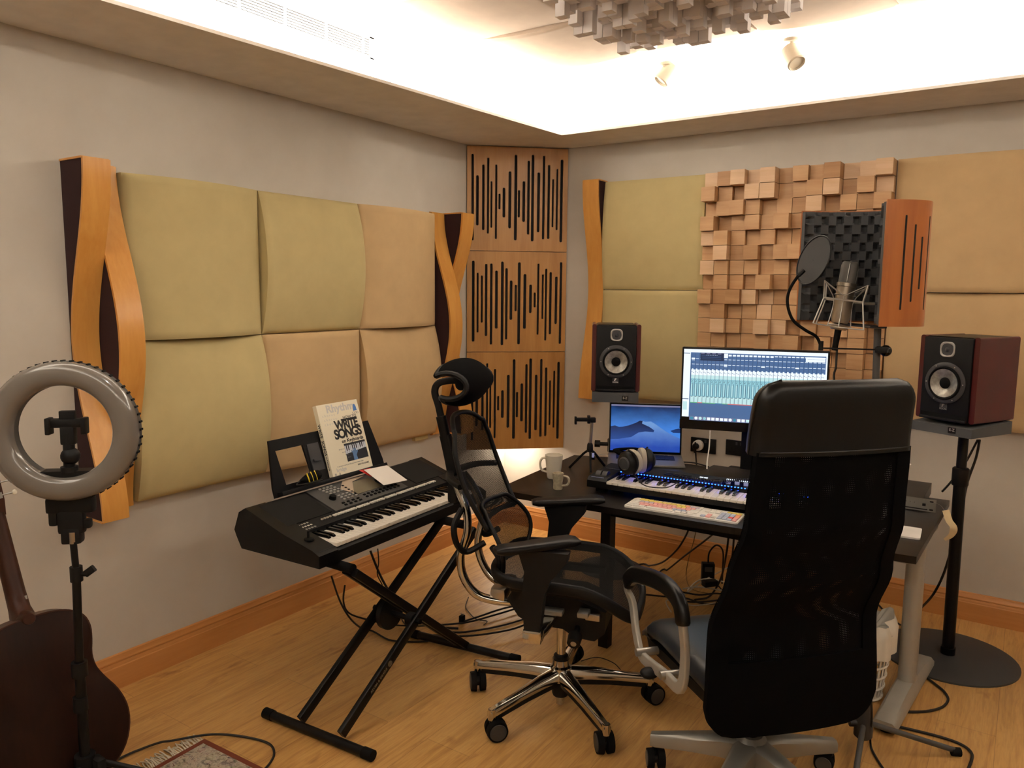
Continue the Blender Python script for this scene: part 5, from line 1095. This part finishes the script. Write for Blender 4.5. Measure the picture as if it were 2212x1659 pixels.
for s in (-1, 1):
    for k in range(3):
        y = .735 + k * .042; obj('tuning_post', B(GX).cyl((s * .030, y, -.110), (s * .062, y, -.110), .0028, n=8), 'silver', hd_); obj('tuning_button', B(GX).ball((s * .068, y, -.110), .0105, 12, (.7, .9, .55)), 'pearl', hd_)
        obj('machine_plate', B(GX).box((s * .027, y, -.106), (.010, .02, .004)), 'silver', hd_)
obj('strap_mark', B(GX).box((.012, .395, -.074), (.024, .012, .001)), 'silver', nk_)
# tubular guitar stand
t2 = thing('guitar_stand', 'black guitar stand with rubber cradle arms under the guitar', 'guitar stand', (gc.x, gc.y, 0))
lowp = GX @ Vector((0, -.235, -.05)); sx_ = (GX.to_3x3() @ Vector((1, 0, 0))); sz_ = (GX.to_3x3() @ Vector((0, 0, 1)))
for s in (-1, 1):
    q = GX @ Vector((s * .11, -.225, -.12)); e = GX @ Vector((s * .115, -.228, .06)); hb = GX @ Vector((s * .03, -.30, -.16))
    ar = obj('cradle_arm', B().tube([hb, q + Vector((0, 0, -.03)), e + Vector((0, 0, -.035))], .010, 8, 5), 'black_satin', t2); obj('rubber_sleeve', B().tube([q.lerp(e, .1) + Vector((0, 0, -.036)), q.lerp(e, .8) + Vector((0, 0, -.037)), e + Vector((0, 0, -.034)), e + Vector((0, 0, .0)) + sx_ * s * .012], .0155, 10, 5), 'rubber', ar)
hbm = GX @ Vector((0, -.30, -.16))
for ang_ in (-50, 50, 180):
    a = math.radians(ang_) + math.atan2(sz_.y, sz_.x); f = Vector((hbm.x + .26 * math.cos(a), hbm.y + .26 * math.sin(a), .032)); obj('leg', B().cyl(hbm + Vector((0, 0, .06)), f, .010), 'black_satin', t2); obj('leg_tip', B().cyl(f.lerp(hbm, .12), f + Vector((0, 0, -.004)), .014, n=12), 'rubber', t2)
obj('upright', B().cyl(hbm, hbm + Vector((0, 0, .10)), .013), 'black_satin', t2)

# ------------------------------------------------------------------ microphone corner
MB_ = Vector((2.79, -1.62, 0)); ptop = Vector((2.738, -1.627, 1.95))
pole = lambda z: Vector((2.79 + (2.738 - 2.79) * (z - .1) / 1.85, -1.62 - .007 * (z - .1) / 1.85, z))
t = thing('microphone_stand', 'grey tripod microphone stand behind the tall chair, its legs on the floor', 'microphone stand', MB_[:])
obj('lower_tube', B().cyl((2.79, -1.62, .06), pole(.98), .0155), 'dark_grey', t); obj('upper_tube', B().cyl(pole(.95), pole(1.618), .0125), 'panel_grey', t); obj('clutch', B().cyl(pole(.94), pole(1.02), .021, n=16), 'black_plastic', t)
obj('leg_hub', B().lathe([(.024, .05), (.034, .06), (.034, .10), (.026, .15), (.021, .19)], Matrix.Translation(MB_), 18), 'dark_grey', t)
hubk = MB_ + Vector((0, 0, .11)); obj('hub_knob', B().cyl(hubk, hubk - Vector((RT.x, RT.y, 0)) * .055, .014, n=12), 'dark_grey', t)
for f in (onz(2090, 1634), onz(1775, 1568), onz(1846, 1700)):
    d = (f - MB_); d.z = 0; f = MB_ + d.normalized() * .36; obj('leg', B().cyl(hubk + d.normalized() * .02, f + Vector((0, 0, .016)), .0105), 'panel_grey', t); obj('leg_tip', B().cyl(f.lerp(hubk, .09) + Vector((0, 0, .006)), f + Vector((0, 0, .016)), .0165, n=14), 'rubber', t)
kz = 1.535; obj('thumb_knob', B().cyl(pole(kz), pole(kz) + Vector((RT.x, RT.y, 0)) * .02, .009, n=10).ball(pole(kz) + Vector((RT.x, RT.y, 0)) * .032 + Vector((0, 0, .004)), .021, 14, (1, 1, 1)), 'black_gloss', t)
# curved reflection shield: plan path, a = to the right in view, d = depth
Rv = Vector((math.cos(YAW), math.sin(YAW), 0)); Dv = Vector((-math.sin(YAW), math.cos(YAW), 0)); so = pole(1.65) + Dv * .10
PATH = [(-.057, -.225), (-.02, -.228), (.04, -.222), (.10, -.195), (.138, -.13), (.138, -.03), (.11, .07), (.06, .13), (-.01, .16), (-.08, .175), (-.14, .176), (-.195, .168)]
sp_ = smooth_path([so.xy.to_3d() + Rv * a + Dv * d for a, d in PATH], 5); zb_s, zt_s = 1.632, 2.062
def off(i, o):
    d = sp_[min(i + 1, len(sp_) - 1)] - sp_[max(i - 1, 0)]; d.normalize(); n = Vector((d.y, -d.x, 0)); return sp_[i] + n * o       # n points outwards (right / near first)
t = thing('vocal_shield', 'curved cherry wood vocal shield lined with black pyramid foam', 'acoustic shield', (so.x, so.y, zb_s))
N_s = len(sp_)
def ring_(i, o0, o1, z0, z1): p, q = off(i, o0), off(i, o1); return [(p.x, p.y, z0), (q.x, q.y, z0), (q.x, q.y, z1), (p.x, p.y, z1)]
cum = [0]
for i in range(1, N_s): cum.append(cum[-1] + (sp_[i] - sp_[i - 1]).length)
obj('wooden_shell', B().loft([ring_(i, .0, .008, zb_s, zt_s) for i in range(N_s)]), 'cherry', t, ang=50)
obj('foam_backing', B().loft([ring_(i, -.022, -.0005, zb_s + .006, zt_s - .006) for i in range(N_s)]), 'foam_grey', t, ang=50)
# slots in the wood: dark inlays cut right through the near wing
def slot(s, z0, z1):
    import bisect
    i = max(1, bisect.bisect(cum, s)); k = (s - cum[i - 1]) / (cum[i] - cum[i - 1]); p = off(i - 1, .0075).lerp(off(i, .0075), k); d = (off(i, 0) - off(i - 1, 0)).normalized(); n = Vector((d.y, -d.x, 0))
    obj('slot', B(axes((p.x, p.y, z0), d, (0, 0, 1), n)).prism([(x, (z1 - z0) / 2 + y) for x, y in rrect(.0065, z1 - z0, .003)], .0015), 'black_felt', t)
for s, a, b_ in ((.066, .12, .865), (.102, .19, .80), (.133, .285, .70), (.168, .12, .865)): slot(s, zt_s - b_ * (zt_s - zb_s), zt_s - a * (zt_s - zb_s))
# pyramid foam: one long sheet of alternating peaks and pits
pit = .033; nc = int(cum[-1] / pit * 4); b = B()
import bisect
def along(s, o):
    i = min(N_s - 1, max(1, bisect.bisect(cum, s))); k = (s - cum[i - 1]) / (cum[i] - cum[i - 1]); return off(i - 1, o).lerp(off(i, o), k)
nr_ = int((zt_s - zb_s - .016) / pit * 4)
def fh(i, j):   # flat tops with square pits in a chequer
    a, c = math.sin(PI / 4 * i), math.sin(PI / 4 * j); h = max(-1, min(.35, a * c * 2.2)); return -.046 + .026 * max(0, min(1, (h - .05) * 3.2))
R_ = []
for i in range(nc + 1):
    s = cum[-1] * i / nc; row = []
    for j in range(nr_ + 1):
        p = along(s, fh(i, j)); row.append((p.x, p.y, zb_s + .008 + (zt_s - zb_s - .016) * j / nr_))
    R_.append(b.vs(row))
for i in range(nc):
    for j in range(nr_): b.f((R_[i][j], R_[i + 1][j], R_[i + 1][j + 1], R_[i][j + 1]))
obj('pyramid_foam', b, 'foam_dark', t, ang=20)
obj('bracket', B(fr(pole(1.626), YAW)).box((-.02, .10, 0), (.06, .30, .008), bev=.003).cyl((0, 0, -.006), (0, 0, .0), .022, n=16), 'dark_grey', t)
# microphone in its spider mount
mt = onplane(1838, 566, Dv, Dv.dot(so)); mb = onplane(1813, 700, Dv, Dv.dot(so)); ax_ = (mt - mb).normalized(); ML = (mt - mb).length; tow = -(Dv * .9 + Rv * .42); MX = look(mb, ax_, tow)
t = thing('microphone', 'nickel large condenser microphone tilted inside the vocal shield', 'microphone', mb[:])
r = .0325
obj('body_tube', B(MX).lathe([(.012, .0), (.028, .004), (r, .02), (r, ML * .60), (r + .001, ML * .605), (0, ML * .605)], n=30), 'nickel', t); obj('collar_ring', B(MX).lathe([(r + .001, ML * .60), (r + .0025, ML * .606), (r + .0025, ML * .66), (r - .003, ML * .668)], n=30), 'nickel', t)
g = obj('grille', B(MX).loft([[(x * k, y * k, z) for x, y in rrect(.058, .050, .02, 5)] for k, z in ((1, ML * .665), (1, ML * .95), (.95, ML * .985), (.8, ML))]), 'mid_grey', t, ang=50)
obj('grille_frame', B(MX).tube([(.0, -.0265, ML * .66), (.0, -.0262, ML * .95), (.0, -.018, ML * 1.0), (.0, .018, ML * 1.0), (.0, .0262, ML * .95), (.0, .0265, ML * .66)], .0022, 6).tube([(.029, .0, ML * .66), (.029, .0, ML * .94), (.022, 0, ML), (-.022, 0, ML), (-.029, .0, ML * .94), (-.029, .0, ML * .66)], .0018, 6), 'silver', g)
obj('badge', B(MX).box((r * .55, r * .85, ML * .635), (.007, .002, .009), ), 'black_gloss', t)
obj('base_collar', B(MX).lathe([(.026, -.022), (.031, -.016), (.031, -.002), (.012, .002)], n=24), 'nickel', t); obj('cable_plug', B(MX).cyl((0, 0, -.10), (0, 0, -.018), .010, .0125, 16), 'rubber', t)
t = thing('shock_mount', 'silver wire spider shock mount round the microphone', 'shock mount', (mb + ax_ * .02)[:])
OZ, rin = ML * .38, .043
S4 = [(math.cos(math.radians(45 + 90 * k)), math.sin(math.radians(45 + 90 * k))) for k in range(4)]
W_o = .094
obj('outer_ring', B(MX).sweep([(x * W_o, y * W_o, OZ) for x, y in S4], circ(.0034, 6), (0, 0, 1), True, False), 'silver_bright', t)
for x, y in S4: obj('strut', B(MX).tube([(x * .104, y * .104, OZ + .062), (x * W_o, y * W_o, OZ), (x * .122, y * .122, OZ - .098)], .0027, 6), 'silver_bright', t)
tri = obj('inner_ring', B(MX).torus(Matrix.Translation((0, 0, -.005)), rin * .9, .0022, 28, 6), 'silver', t); tri2 = obj('inner_ring', B(MX).torus(Matrix.Translation((0, 0, OZ + .02)), rin * .86, .0018, 28, 6), 'silver', t)
for k in range(4):
    x, y = S4[k]; x2, y2 = S4[(k + 1) % 4]; m_ = ((x + x2) / 2 * rin * 1.35, (y + y2) / 2 * rin * 1.35)
    obj('elastic', B(MX).tube([(x * .104, y * .104, OZ + .062), (m_[0], m_[1], OZ + .016), (x2 * .104, y2 * .104, OZ + .062)], .0017, 5), 'silver_bright', t); obj('elastic', B(MX).tube([(x * .122, y * .122, OZ - .098), (m_[0], m_[1], -.012), (x2 * .122, y2 * .122, OZ - .098)], .0017, 5), 'silver_bright', t)
    obj('hook', B(MX).tube([(m_[0], m_[1], OZ + .016), (m_[0] * .8, m_[1] * .8, OZ - .01), (m_[0] * .85, m_[1] * .85, OZ * .4), (m_[0], m_[1], -.012)], .0018, 5, 3), 'silver_bright', t)
arm_s = MX @ Vector((W_o * .7, 0, OZ)); arm_s = max((MX @ Vector((x * W_o, y * W_o, OZ)) for x, y in S4), key=lambda p: p.dot(Rv)); arm_e = so.xy.to_3d() + Rv * .085 - Dv * .05 + Vector((0, 0, arm_s.z)); obj('swivel_arm', B().tube([arm_s, arm_e, arm_e + Vector((0, 0, -.03)), Vector((arm_e.x, arm_e.y, zb_s + .006))], .006, 8), 'silver', t)
# cable from the microphone
cb0 = MX @ Vector((0, 0, -.095)); pts = [cb0, onplane(1808, 745, Dv, Dv.dot(so)), onplane(1806, 790, Dv, Dv.dot(so)), onplane(1804, 840, Dv, Dv.dot(so)), pole(1.05) - Rv * .08 - Dv * .05, pole(.55) - Rv * .03 - Dv * .05, pole(.2) - Dv * .06 + Rv * .0, onz(1880, 1600, .02), onz(1890, 1632, .006), onz(1935, 1700, .006)]
tag(obj('microphone_cable', B().tube(pts, .0042, 8, 6), 'cable_black'), 'black microphone cable hanging from the microphone down to the floor', 'cable')
# pop filter on a gooseneck
PD = Dv.dot(so) - .10
pp = lambda x, y, k=0: onplane(x, y, Dv, PD + k)
fc = pp(1757, 562); dsk = look(fc, (-(Dv * .22) - Rv * .93 + Vector((0, 0, .27))), (0, 0, 1)); 
t = thing('pop_filter', 'round black pop filter on a gooseneck in front of the vocal shield', 'pop filter', fc[:])
rad = (pp(1757, 505) - pp(1757, 612)).length / 2 * 1.02
obj('hoop', B().torus(dsk, rad, .0032, 44, 8, 1.0), 'black_plastic', t); obj('screen', B(dsk).lathe([(rad, 0), (.001, 0)], n=44, cap=False), 'pop_mesh', t)
q0_ = pp(1724, 596); obj('hoop_clip', B().tube([q0_ + Rv * .02 + Vector((0, 0, .02)), q0_], .008, 8), 'black_plastic', t)
rodj, rode = pp(1773, 752), pole(1.545)
obj('gooseneck', B().tube([q0_, pp(1706, 625), pp(1701, 655), pp(1712, 690), pp(1738, 712), pp(1762, 726), pp(1771, 742), rodj], .0055, 10, 6), 'rubber', t)
obj('clamp_rod', B().tube([rodj, rode - Dv * .036], .0028, 8), 'black_satin', t); obj('rod_ferrule', B().cyl(rodj + Vector((0, 0, -.008)), rodj + Vector((0, 0, .026)), .0085, n=12), 'black_plastic', t)
obj('pole_clamp', B().box(rode - Dv * .036, (.04, .04, .022), bev=.004), 'black_plastic', t)

# ------------------------------------------------------------------ waste basket
bc = onz(1870, 1500); bc = Vector((2.695, -1.165, 0)); t = thing('waste_basket', 'white lattice waste basket with a plastic bag beside the desk leg', 'waste basket', bc[:])
hB = .30; r0, r1 = .095, .125; MBk = Matrix.Translation(bc)
b = B(MBk); nn = 30
for k in range(nn):
    a = 2 * PI * k / nn; p = lambda r, z, s=0: (r * math.cos(a + s), r * math.sin(a + s), z); b.sweep([p(r0, .02), p(r1, hB)], rrect(.010, .003, .001, 1), (math.cos(a), math.sin(a), 0))
for z in (.012, .06, .11, .16, .21, .26, .295): b.torus(Matrix.Translation((0, 0, z)), r0 + (r1 - r0) * z / hB, .0055, 40, 6)
obj('lattice', b, 'basket_white', t); obj('bottom', B(MBk).lathe([(0, .004), (r0, .004), (r0, .010), (0, .010)], n=30), 'basket_white', t)
rs = random.Random(2)
def bag(u, v):
    a = 2 * PI * u; w = .012 * math.sin(a * 7) + .008 * math.sin(a * 12 + 1) + .006 * math.sin(a * 19 + 2)
    if v < .35: z, r_ = hB - .09 + .10 * v / .35, r1 + .010 + w * .5
    elif v < .6: z, r_ = hB + .01 + .05 * (v - .35) / .25, r1 + .008 - .02 * (v - .35) / .25 + w
    else: z, r_ = hB + .06 - .10 * (v - .6) / .4 + .02 * math.sin(a * 3), (r1 - .012) * (1 - .55 * (v - .6) / .4) + w
    return bc + Vector((r_ * math.cos(a), r_ * math.sin(a), z + .016 * math.sin(a * 2 + 1) + .01 * math.sin(a * 5)))
b = B(); b.grid(bag, 90, 18); bmesh.ops.remove_doubles(b.b, verts=b.b.verts[:], dist=1e-5); obj('bag', b, 'bag_white', t, ang=70)

# ------------------------------------------------------------------ rug
c0 = onz(442, 1602); e1 = onz(562, 1662); e2 = onz(338, 1662); u1 = (e1 - c0).normalized(); u2 = (e2 - c0); u2 = (u2 - u1 * u2.dot(u1)).normalized()
t = thing('rug', 'patterned grey and brown rug with a cream fringe at the bottom of the frame', 'rug', c0[:]); MR = axes(c0, u1, u2, Vector((0, 0, 1)) if u1.cross(u2).z > 0 else Vector((0, 0, -1)))
MR = axes(c0, u1, u2, (0, 0, 1))
W1, W2 = 1.0, 1.3
b = B(MR); b.prism([(.02, .02), (W1 - .02, .02), (W1 - .02, W2), (.02, W2)], .010, None, .0008); obj('pile', b, 'rug_pile', t)
b = B(MR); b.prism([(0, 0), (W1, 0), (W1, .02), (0, .02)], .0112, None, .0008); b.prism([(0, .02), (.02, .02), (.02, W2), (0, W2)], .0112, None, .0008); obj('border', b, 'rug_border', t)
b = B(MR); rs = random.Random(9)
for k in range(230):
    y = .004 + k * .0056; l = rs.uniform(.055, .085); sw_ = rs.uniform(-.02, .02); z = .004 + rs.random() * .004
    b.tube([(.002, y, .008), (-l * .5, y + sw_ * .4 + rs.uniform(-.006, .006), z + .006), (-l, y + sw_, z)], .0026, 5, 3)
obj('fringe', b, 'fringe', t)['kind'] = 'stuff'

# ------------------------------------------------------------------ things and cables on the floor
def cable(label, pts, r, mat='cable_black', name='cable'):
    P = smooth_path(pts, 6)
    for p in P: p.z = max(p.z, r + .0015)
    return tag(obj(name, B().tube(P, r, 7), mat), label, 'cable')
g = lambda x, y, z=.006: onz(x, y, z)
cable('black cable curling on the floor round the rug corner', [g(215, 1656), g(250, 1642), g(300, 1620), g(345, 1604, .020), g(372, 1600, .022), g(440, 1588, .024), g(490, 1587, .012), g(540, 1594), g(582, 1607), g(592, 1628), g(582, 1650), g(560, 1672)], .0045)
kb = lambda x, y, Y: ony(x, y, Y)
cable('black cable looping down from the arranger keyboard, the left one of the loops', [M_ for M_ in (kb(716, 1245, -2.35), kb(735, 1300, -2.3), kb(760, 1340, -2.25))] + [g(790, 1362), g(840, 1382), g(885, 1386), g(925, 1385)], .0045)
cable('black cable hanging behind the X stand pivot', [kb(745, 1265, -2.15), kb(742, 1300, -2.12), kb(755, 1325, -2.08), kb(800, 1340, -2.0)] + [g(850, 1350, .02), g(905, 1352, .02), g(935, 1350, .02)], .0045)
cable('twin black cable hanging under the arranger keyboard to the floor', [kb(800, 1190, -2.0), kb(820, 1240, -1.98), kb(845, 1285, -1.95), kb(868, 1312, -1.92)] + [g(885, 1330), g(925, 1352), g(990, 1358)], .006)
cable('thin black cable beside the twin cable under the arranger keyboard', [kb(816, 1185, -1.99), kb(818, 1215, -1.99), kb(815, 1240, -1.97), kb(825, 1262, -1.96), kb(836, 1285, -1.95)] + [g(858, 1318), g(872, 1345), g(890, 1362)], .003)
for k, (lab, pts) in enumerate((('black cable bundle strand nearest the chair base, behind the X stand', [(930, 1358), (985, 1366), (1040, 1360), (1090, 1350), (1130, 1338)]), ('black floor cable running from the X stand towards the corner', [(950, 1350), (1010, 1344), (1070, 1328), (1110, 1316), (1160, 1300)]),
                               ('black floor cable crossing the bundle behind the mesh chair', [(935, 1372), (1000, 1374), (1060, 1368), (1120, 1355), (1170, 1330)]), ('black floor cable curving up to the loose plug', [(1003, 1342), (1040, 1330), (1075, 1318), (1110, 1310), (1150, 1312)]))):
    cable(lab, [g(x, y, .007 + .0115 * k) for x, y in pts], .005)
cable('thin black wire squiggle on the floor behind the mesh chair', [g(1012, 1290), g(1006, 1310), g(1015, 1325), g(1030, 1338), g(1052, 1342), g(1045, 1350)], .0025)
p = g(998, 1346, 0); t = thing('loose_plug', 'small black plug end lying on the floor by the cable bundle', 'plug', p[:]); obj('plug_shell', B().box(p + Vector((0, 0, .022)), (.022, .03, .043), bev=.004), 'rubber', t); obj('plug_pins', B().cyl(p + Vector((.006, 0, .043)), p + Vector((.006, 0, .055)), .002).cyl(p + Vector((-.006, 0, .043)), p + Vector((-.006, 0, .055)), .002), 'silver', t)
dk = lambda x, y, Y: ony(x, y, Y)
cable('black cable drooping from under the desk to the floor, left one', [dk(1492, 1132, -.9), dk(1480, 1160, -.85), dk(1460, 1190, -.75), dk(1430, 1215, -.6)] + [g(1400, 1222), g(1370, 1222), g(1340, 1226)], .005)
cable('black cable drooping from under the desk to the floor, second one', [dk(1555, 1142, -.95), dk(1520, 1170, -.85), dk(1480, 1200, -.7)] + [g(1440, 1232), g(1415, 1245), g(1390, 1262)], .005)
cable('tan thin wire hanging under the desk to the cable tangle', [dk(1506, 1135, -.6), dk(1498, 1170, -.55), dk(1488, 1205, -.5)] + [g(1482, 1240, .01), g(1486, 1262), g(1500, 1275), g(1530, 1282)], .0026, 'cable_tan')
cable('tan thin wire hanging beside the black desk leg', [dk(1302, 1095, -.75), dk(1304, 1130, -.7), dk(1310, 1175, -.6)] + [g(1318, 1225)], .0024, 'cable_tan')
cable('black cable hanging straight down from the desk beside the tall chair', [dk(1575, 1145, -.9), dk(1570, 1190, -.8), dk(1560, 1240, -.62), dk(1548, 1268, -.5)] + [g(1530, 1290, .012), g(1500, 1296)], .0055)
cable('second black cable hanging straight down beside the tall chair', [dk(1586, 1147, -.85), dk(1584, 1180, -.75), dk(1580, 1220, -.6)] + [g(1576, 1250, .03), g(1560, 1290)], .0055)
for k, (lab, mat, pts, r) in enumerate((('light grey cable on top of the tangle under the desk', 'cable_grey', [(1580, 1222), (1545, 1240), (1515, 1258), (1490, 1275), (1470, 1290)], .0045), ('light grey cable lowest in the tangle under the desk', 'cable_grey', [(1475, 1272), (1500, 1268), (1530, 1270), (1560, 1275), (1590, 1272)], .0045), ('white cable arching over the tangle under the desk', 'cable_white', [(1485, 1275), (1505, 1256), (1530, 1250), (1560, 1256), (1585, 1264)], .004),
                                     ('black cable through the middle of the tangle under the desk', 'cable_black', [(1470, 1278), (1510, 1285), (1550, 1282), (1590, 1290)], .005), ('black cable at the front of the tangle under the desk', 'cable_black', [(1440, 1290), (1490, 1300), (1540, 1298), (1580, 1290)], .005), ('black flat cable running left out of the tangle', 'cable_black', [(1390, 1284), (1430, 1288), (1480, 1292), (1520, 1304), (1570, 1302)], .005),
                                     ('grey looped cable end in front of the tangle', 'cable_grey', [(1450, 1322), (1440, 1305), (1442, 1296), (1465, 1300), (1500, 1308), (1545, 1302)], .0035))):
    cable(lab, [g(x, y, .008 + .009 * k + (.03 if 0 < q < len(pts) - 1 and k < 3 else 0)) for q, (x, y) in enumerate(pts)], r, mat)
pa = g(1528, 1258, 0); t = thing('power_adaptor', 'black power adaptor standing upright by the cable tangle', 'adaptor', pa[:]); obj('case', B(fr(pa, .5)).box((0, 0, .062), (.075, .05, .122), bev=.006), 'black_plastic', t)
pw = (fr(pa, .5) @ Vector((0, -.026, .09))); Ml = axes(pw, (math.cos(.5), math.sin(.5), 0), (0, 0, 1), (math.sin(.5), -math.cos(.5), 0)); obj('rating_label', B(Ml).box((0, 0, 0), (.045, .03, .001)), 'panel_grey', t)
obj('lead', B().tube([pa + Vector((0, 0, .12)), pa + Vector((.005, 0, .19)), pa + Vector((.04, .02, .235)), pa + Vector((.075, .035, .20)), pa + Vector((.08, .03, .08)), pa + Vector((.09, .0, .012))], .005, 8, 6), 'cable_black', t)
pa2 = g(1532, 1292, 0); t = thing('power_brick', 'small black power brick lying in the cable tangle', 'adaptor', pa2[:]); obj('case', B(fr(pa2, .9)).box((0, 0, .09), (.085, .045, .034), bev=.006), 'black_plastic', t); obj('lead', B().tube([pa2 + Vector((.02, .02, .09)), pa2 + Vector((.05, .05, .05)), pa2 + Vector((.08, .03, .008))], .004, 6, 5), 'cable_black', t)
# cables by the right speaker stand
cable('black cable hanging behind the right speaker stand down to the desk leg', [dk(2116, 950, -.48), dk(2108, 990, -.46), dk(2090, 1040, -.45), dk(2080, 1090, -.44), dk(2074, 1130, -.44), dk(2062, 1160, -.45), dk(2040, 1235, -.44), dk(2015, 1285, -.38)] + [g(1987, 1316, .012)], .006)
cable('black cable slanting from the right speaker to the rack unit', [dk(2112, 950, -.47), dk(2085, 1000, -.45), dk(2055, 1040, -.43), dk(2035, 1062, -.42)], .005)
cable('black floor cable looping round the grey desk foot', [g(1998, 1462), g(2020, 1478), g(2040, 1495), g(2048, 1512), g(2035, 1528), g(2000, 1537), g(1955, 1538)], .0055)
cable('black floor cable running past the tripod leg to the lower right', [g(1930, 1568), g(1975, 1578), g(2030, 1592), g(2075, 1608), g(2098, 1626), g(2098, 1645), g(2085, 1675)], .0055)
cable('black cable on the floor behind the waste basket', [g(1890, 1298), g(1908, 1318), g(1930, 1340), g(1945, 1350)], .005)
cable('white cable hanging from the monitor behind the keyboard controller', [dk(1534, 930, -.66), dk(1532, 965, -.68), dk(1528, 995, -.72), dk(1527, 1022, -.80)], .0035, 'cable_white')
cable('black cable behind the laptop along the wall', [onz(1474, 998, DZ + .008), onz(1500, 1000, DZ + .008), onz(1530, 1008, DZ + .008)], .004)
cable('white cable entering the laptop from the left', [onz(1288, 985, DZ + .010), onz(1300, 982, DZ + .010), onz(1312, 983, DZ + .012)], .003, 'cable_white')
cable('thin black wire on the floor between the two chairs', [g(1255, 1428), g(1290, 1420), g(1325, 1432), g(1345, 1452), g(1375, 1482)], .0022)
# ------------------------------------------------------------------ light
w = bpy.data.worlds.new('world'); SC.world = w; w.use_nodes = True; w.node_tree.nodes['Background'].inputs[0].default_value = (.01, .009, .008, 1); w.node_tree.nodes['Background'].inputs[1].default_value = 1
WARM = (1, .94, .86)
def area(name, loc, size, sy, power, color=WARM, d=(0, 0, 1), spread=PI):
    l = bpy.data.lights.new(name, 'AREA'); l.shape = 'RECTANGLE'; l.size = size; l.size_y = sy; l.energy = power; l.color = color; l.spread = spread
    o = bpy.data.objects.new(name, l); COL.objects.link(o); M = look(loc, -Vector(d), (0, 1, 0) if abs(Vector(d).normalized().z) > .9 else (0, 0, 1)); o.matrix_world = M; return o
K = .60
area('cove_light_left', (.43, -2.9, 2.775), .05, 4.9, 150 * K); area('cove_light_right', (4.63, -2.9, 2.775), .05, 4.8, 110 * K)
area('cove_light_back', (2.6, -.24, 2.775), 4.2, .05, 150 * K); area('cove_light_front', (2.6, -5.5, 2.775), 4.2, .05, 90 * K)
def spot(name, loc, at, power, size=100, rad=.04, color=(1, .93, .84)):
    l = bpy.data.lights.new(name, 'SPOT'); l.energy = power; l.spot_size = math.radians(size); l.spot_blend = .8; l.shadow_soft_size = rad; l.color = color
    o = bpy.data.objects.new(name, l); COL.objects.link(o); o.matrix_world = look(loc, Vector(loc) - Vector(at)); return o
for k, y in enumerate((-3.3, -2.2, -1.2)): spot('spot_left_%d' % k, (2.0, y, 2.92), (0.0, y, 1.75), 30, 80)
spot('spot_back_a', (1.4, -1.6, 2.92), (1.2, 0, 1.7), 17, 85); spot('spot_back_b', (2.7, -1.7, 2.92), (2.7, 0, 1.8), 18, 85)
# strip light hidden behind the slotted corner panels
area('corner_glow', (.12, -.12, .72), .14, .14, 6, (1, .84, .66), (.1, -.1, -1))
SC.view_settings.view_transform = 'Standard'; SC.view_settings.look = 'None'; SC.view_settings.gamma = 1; SC.view_settings.exposure = -.18; SC.view_settings.use_curve_mapping = False
bpy.context.view_layer.update()
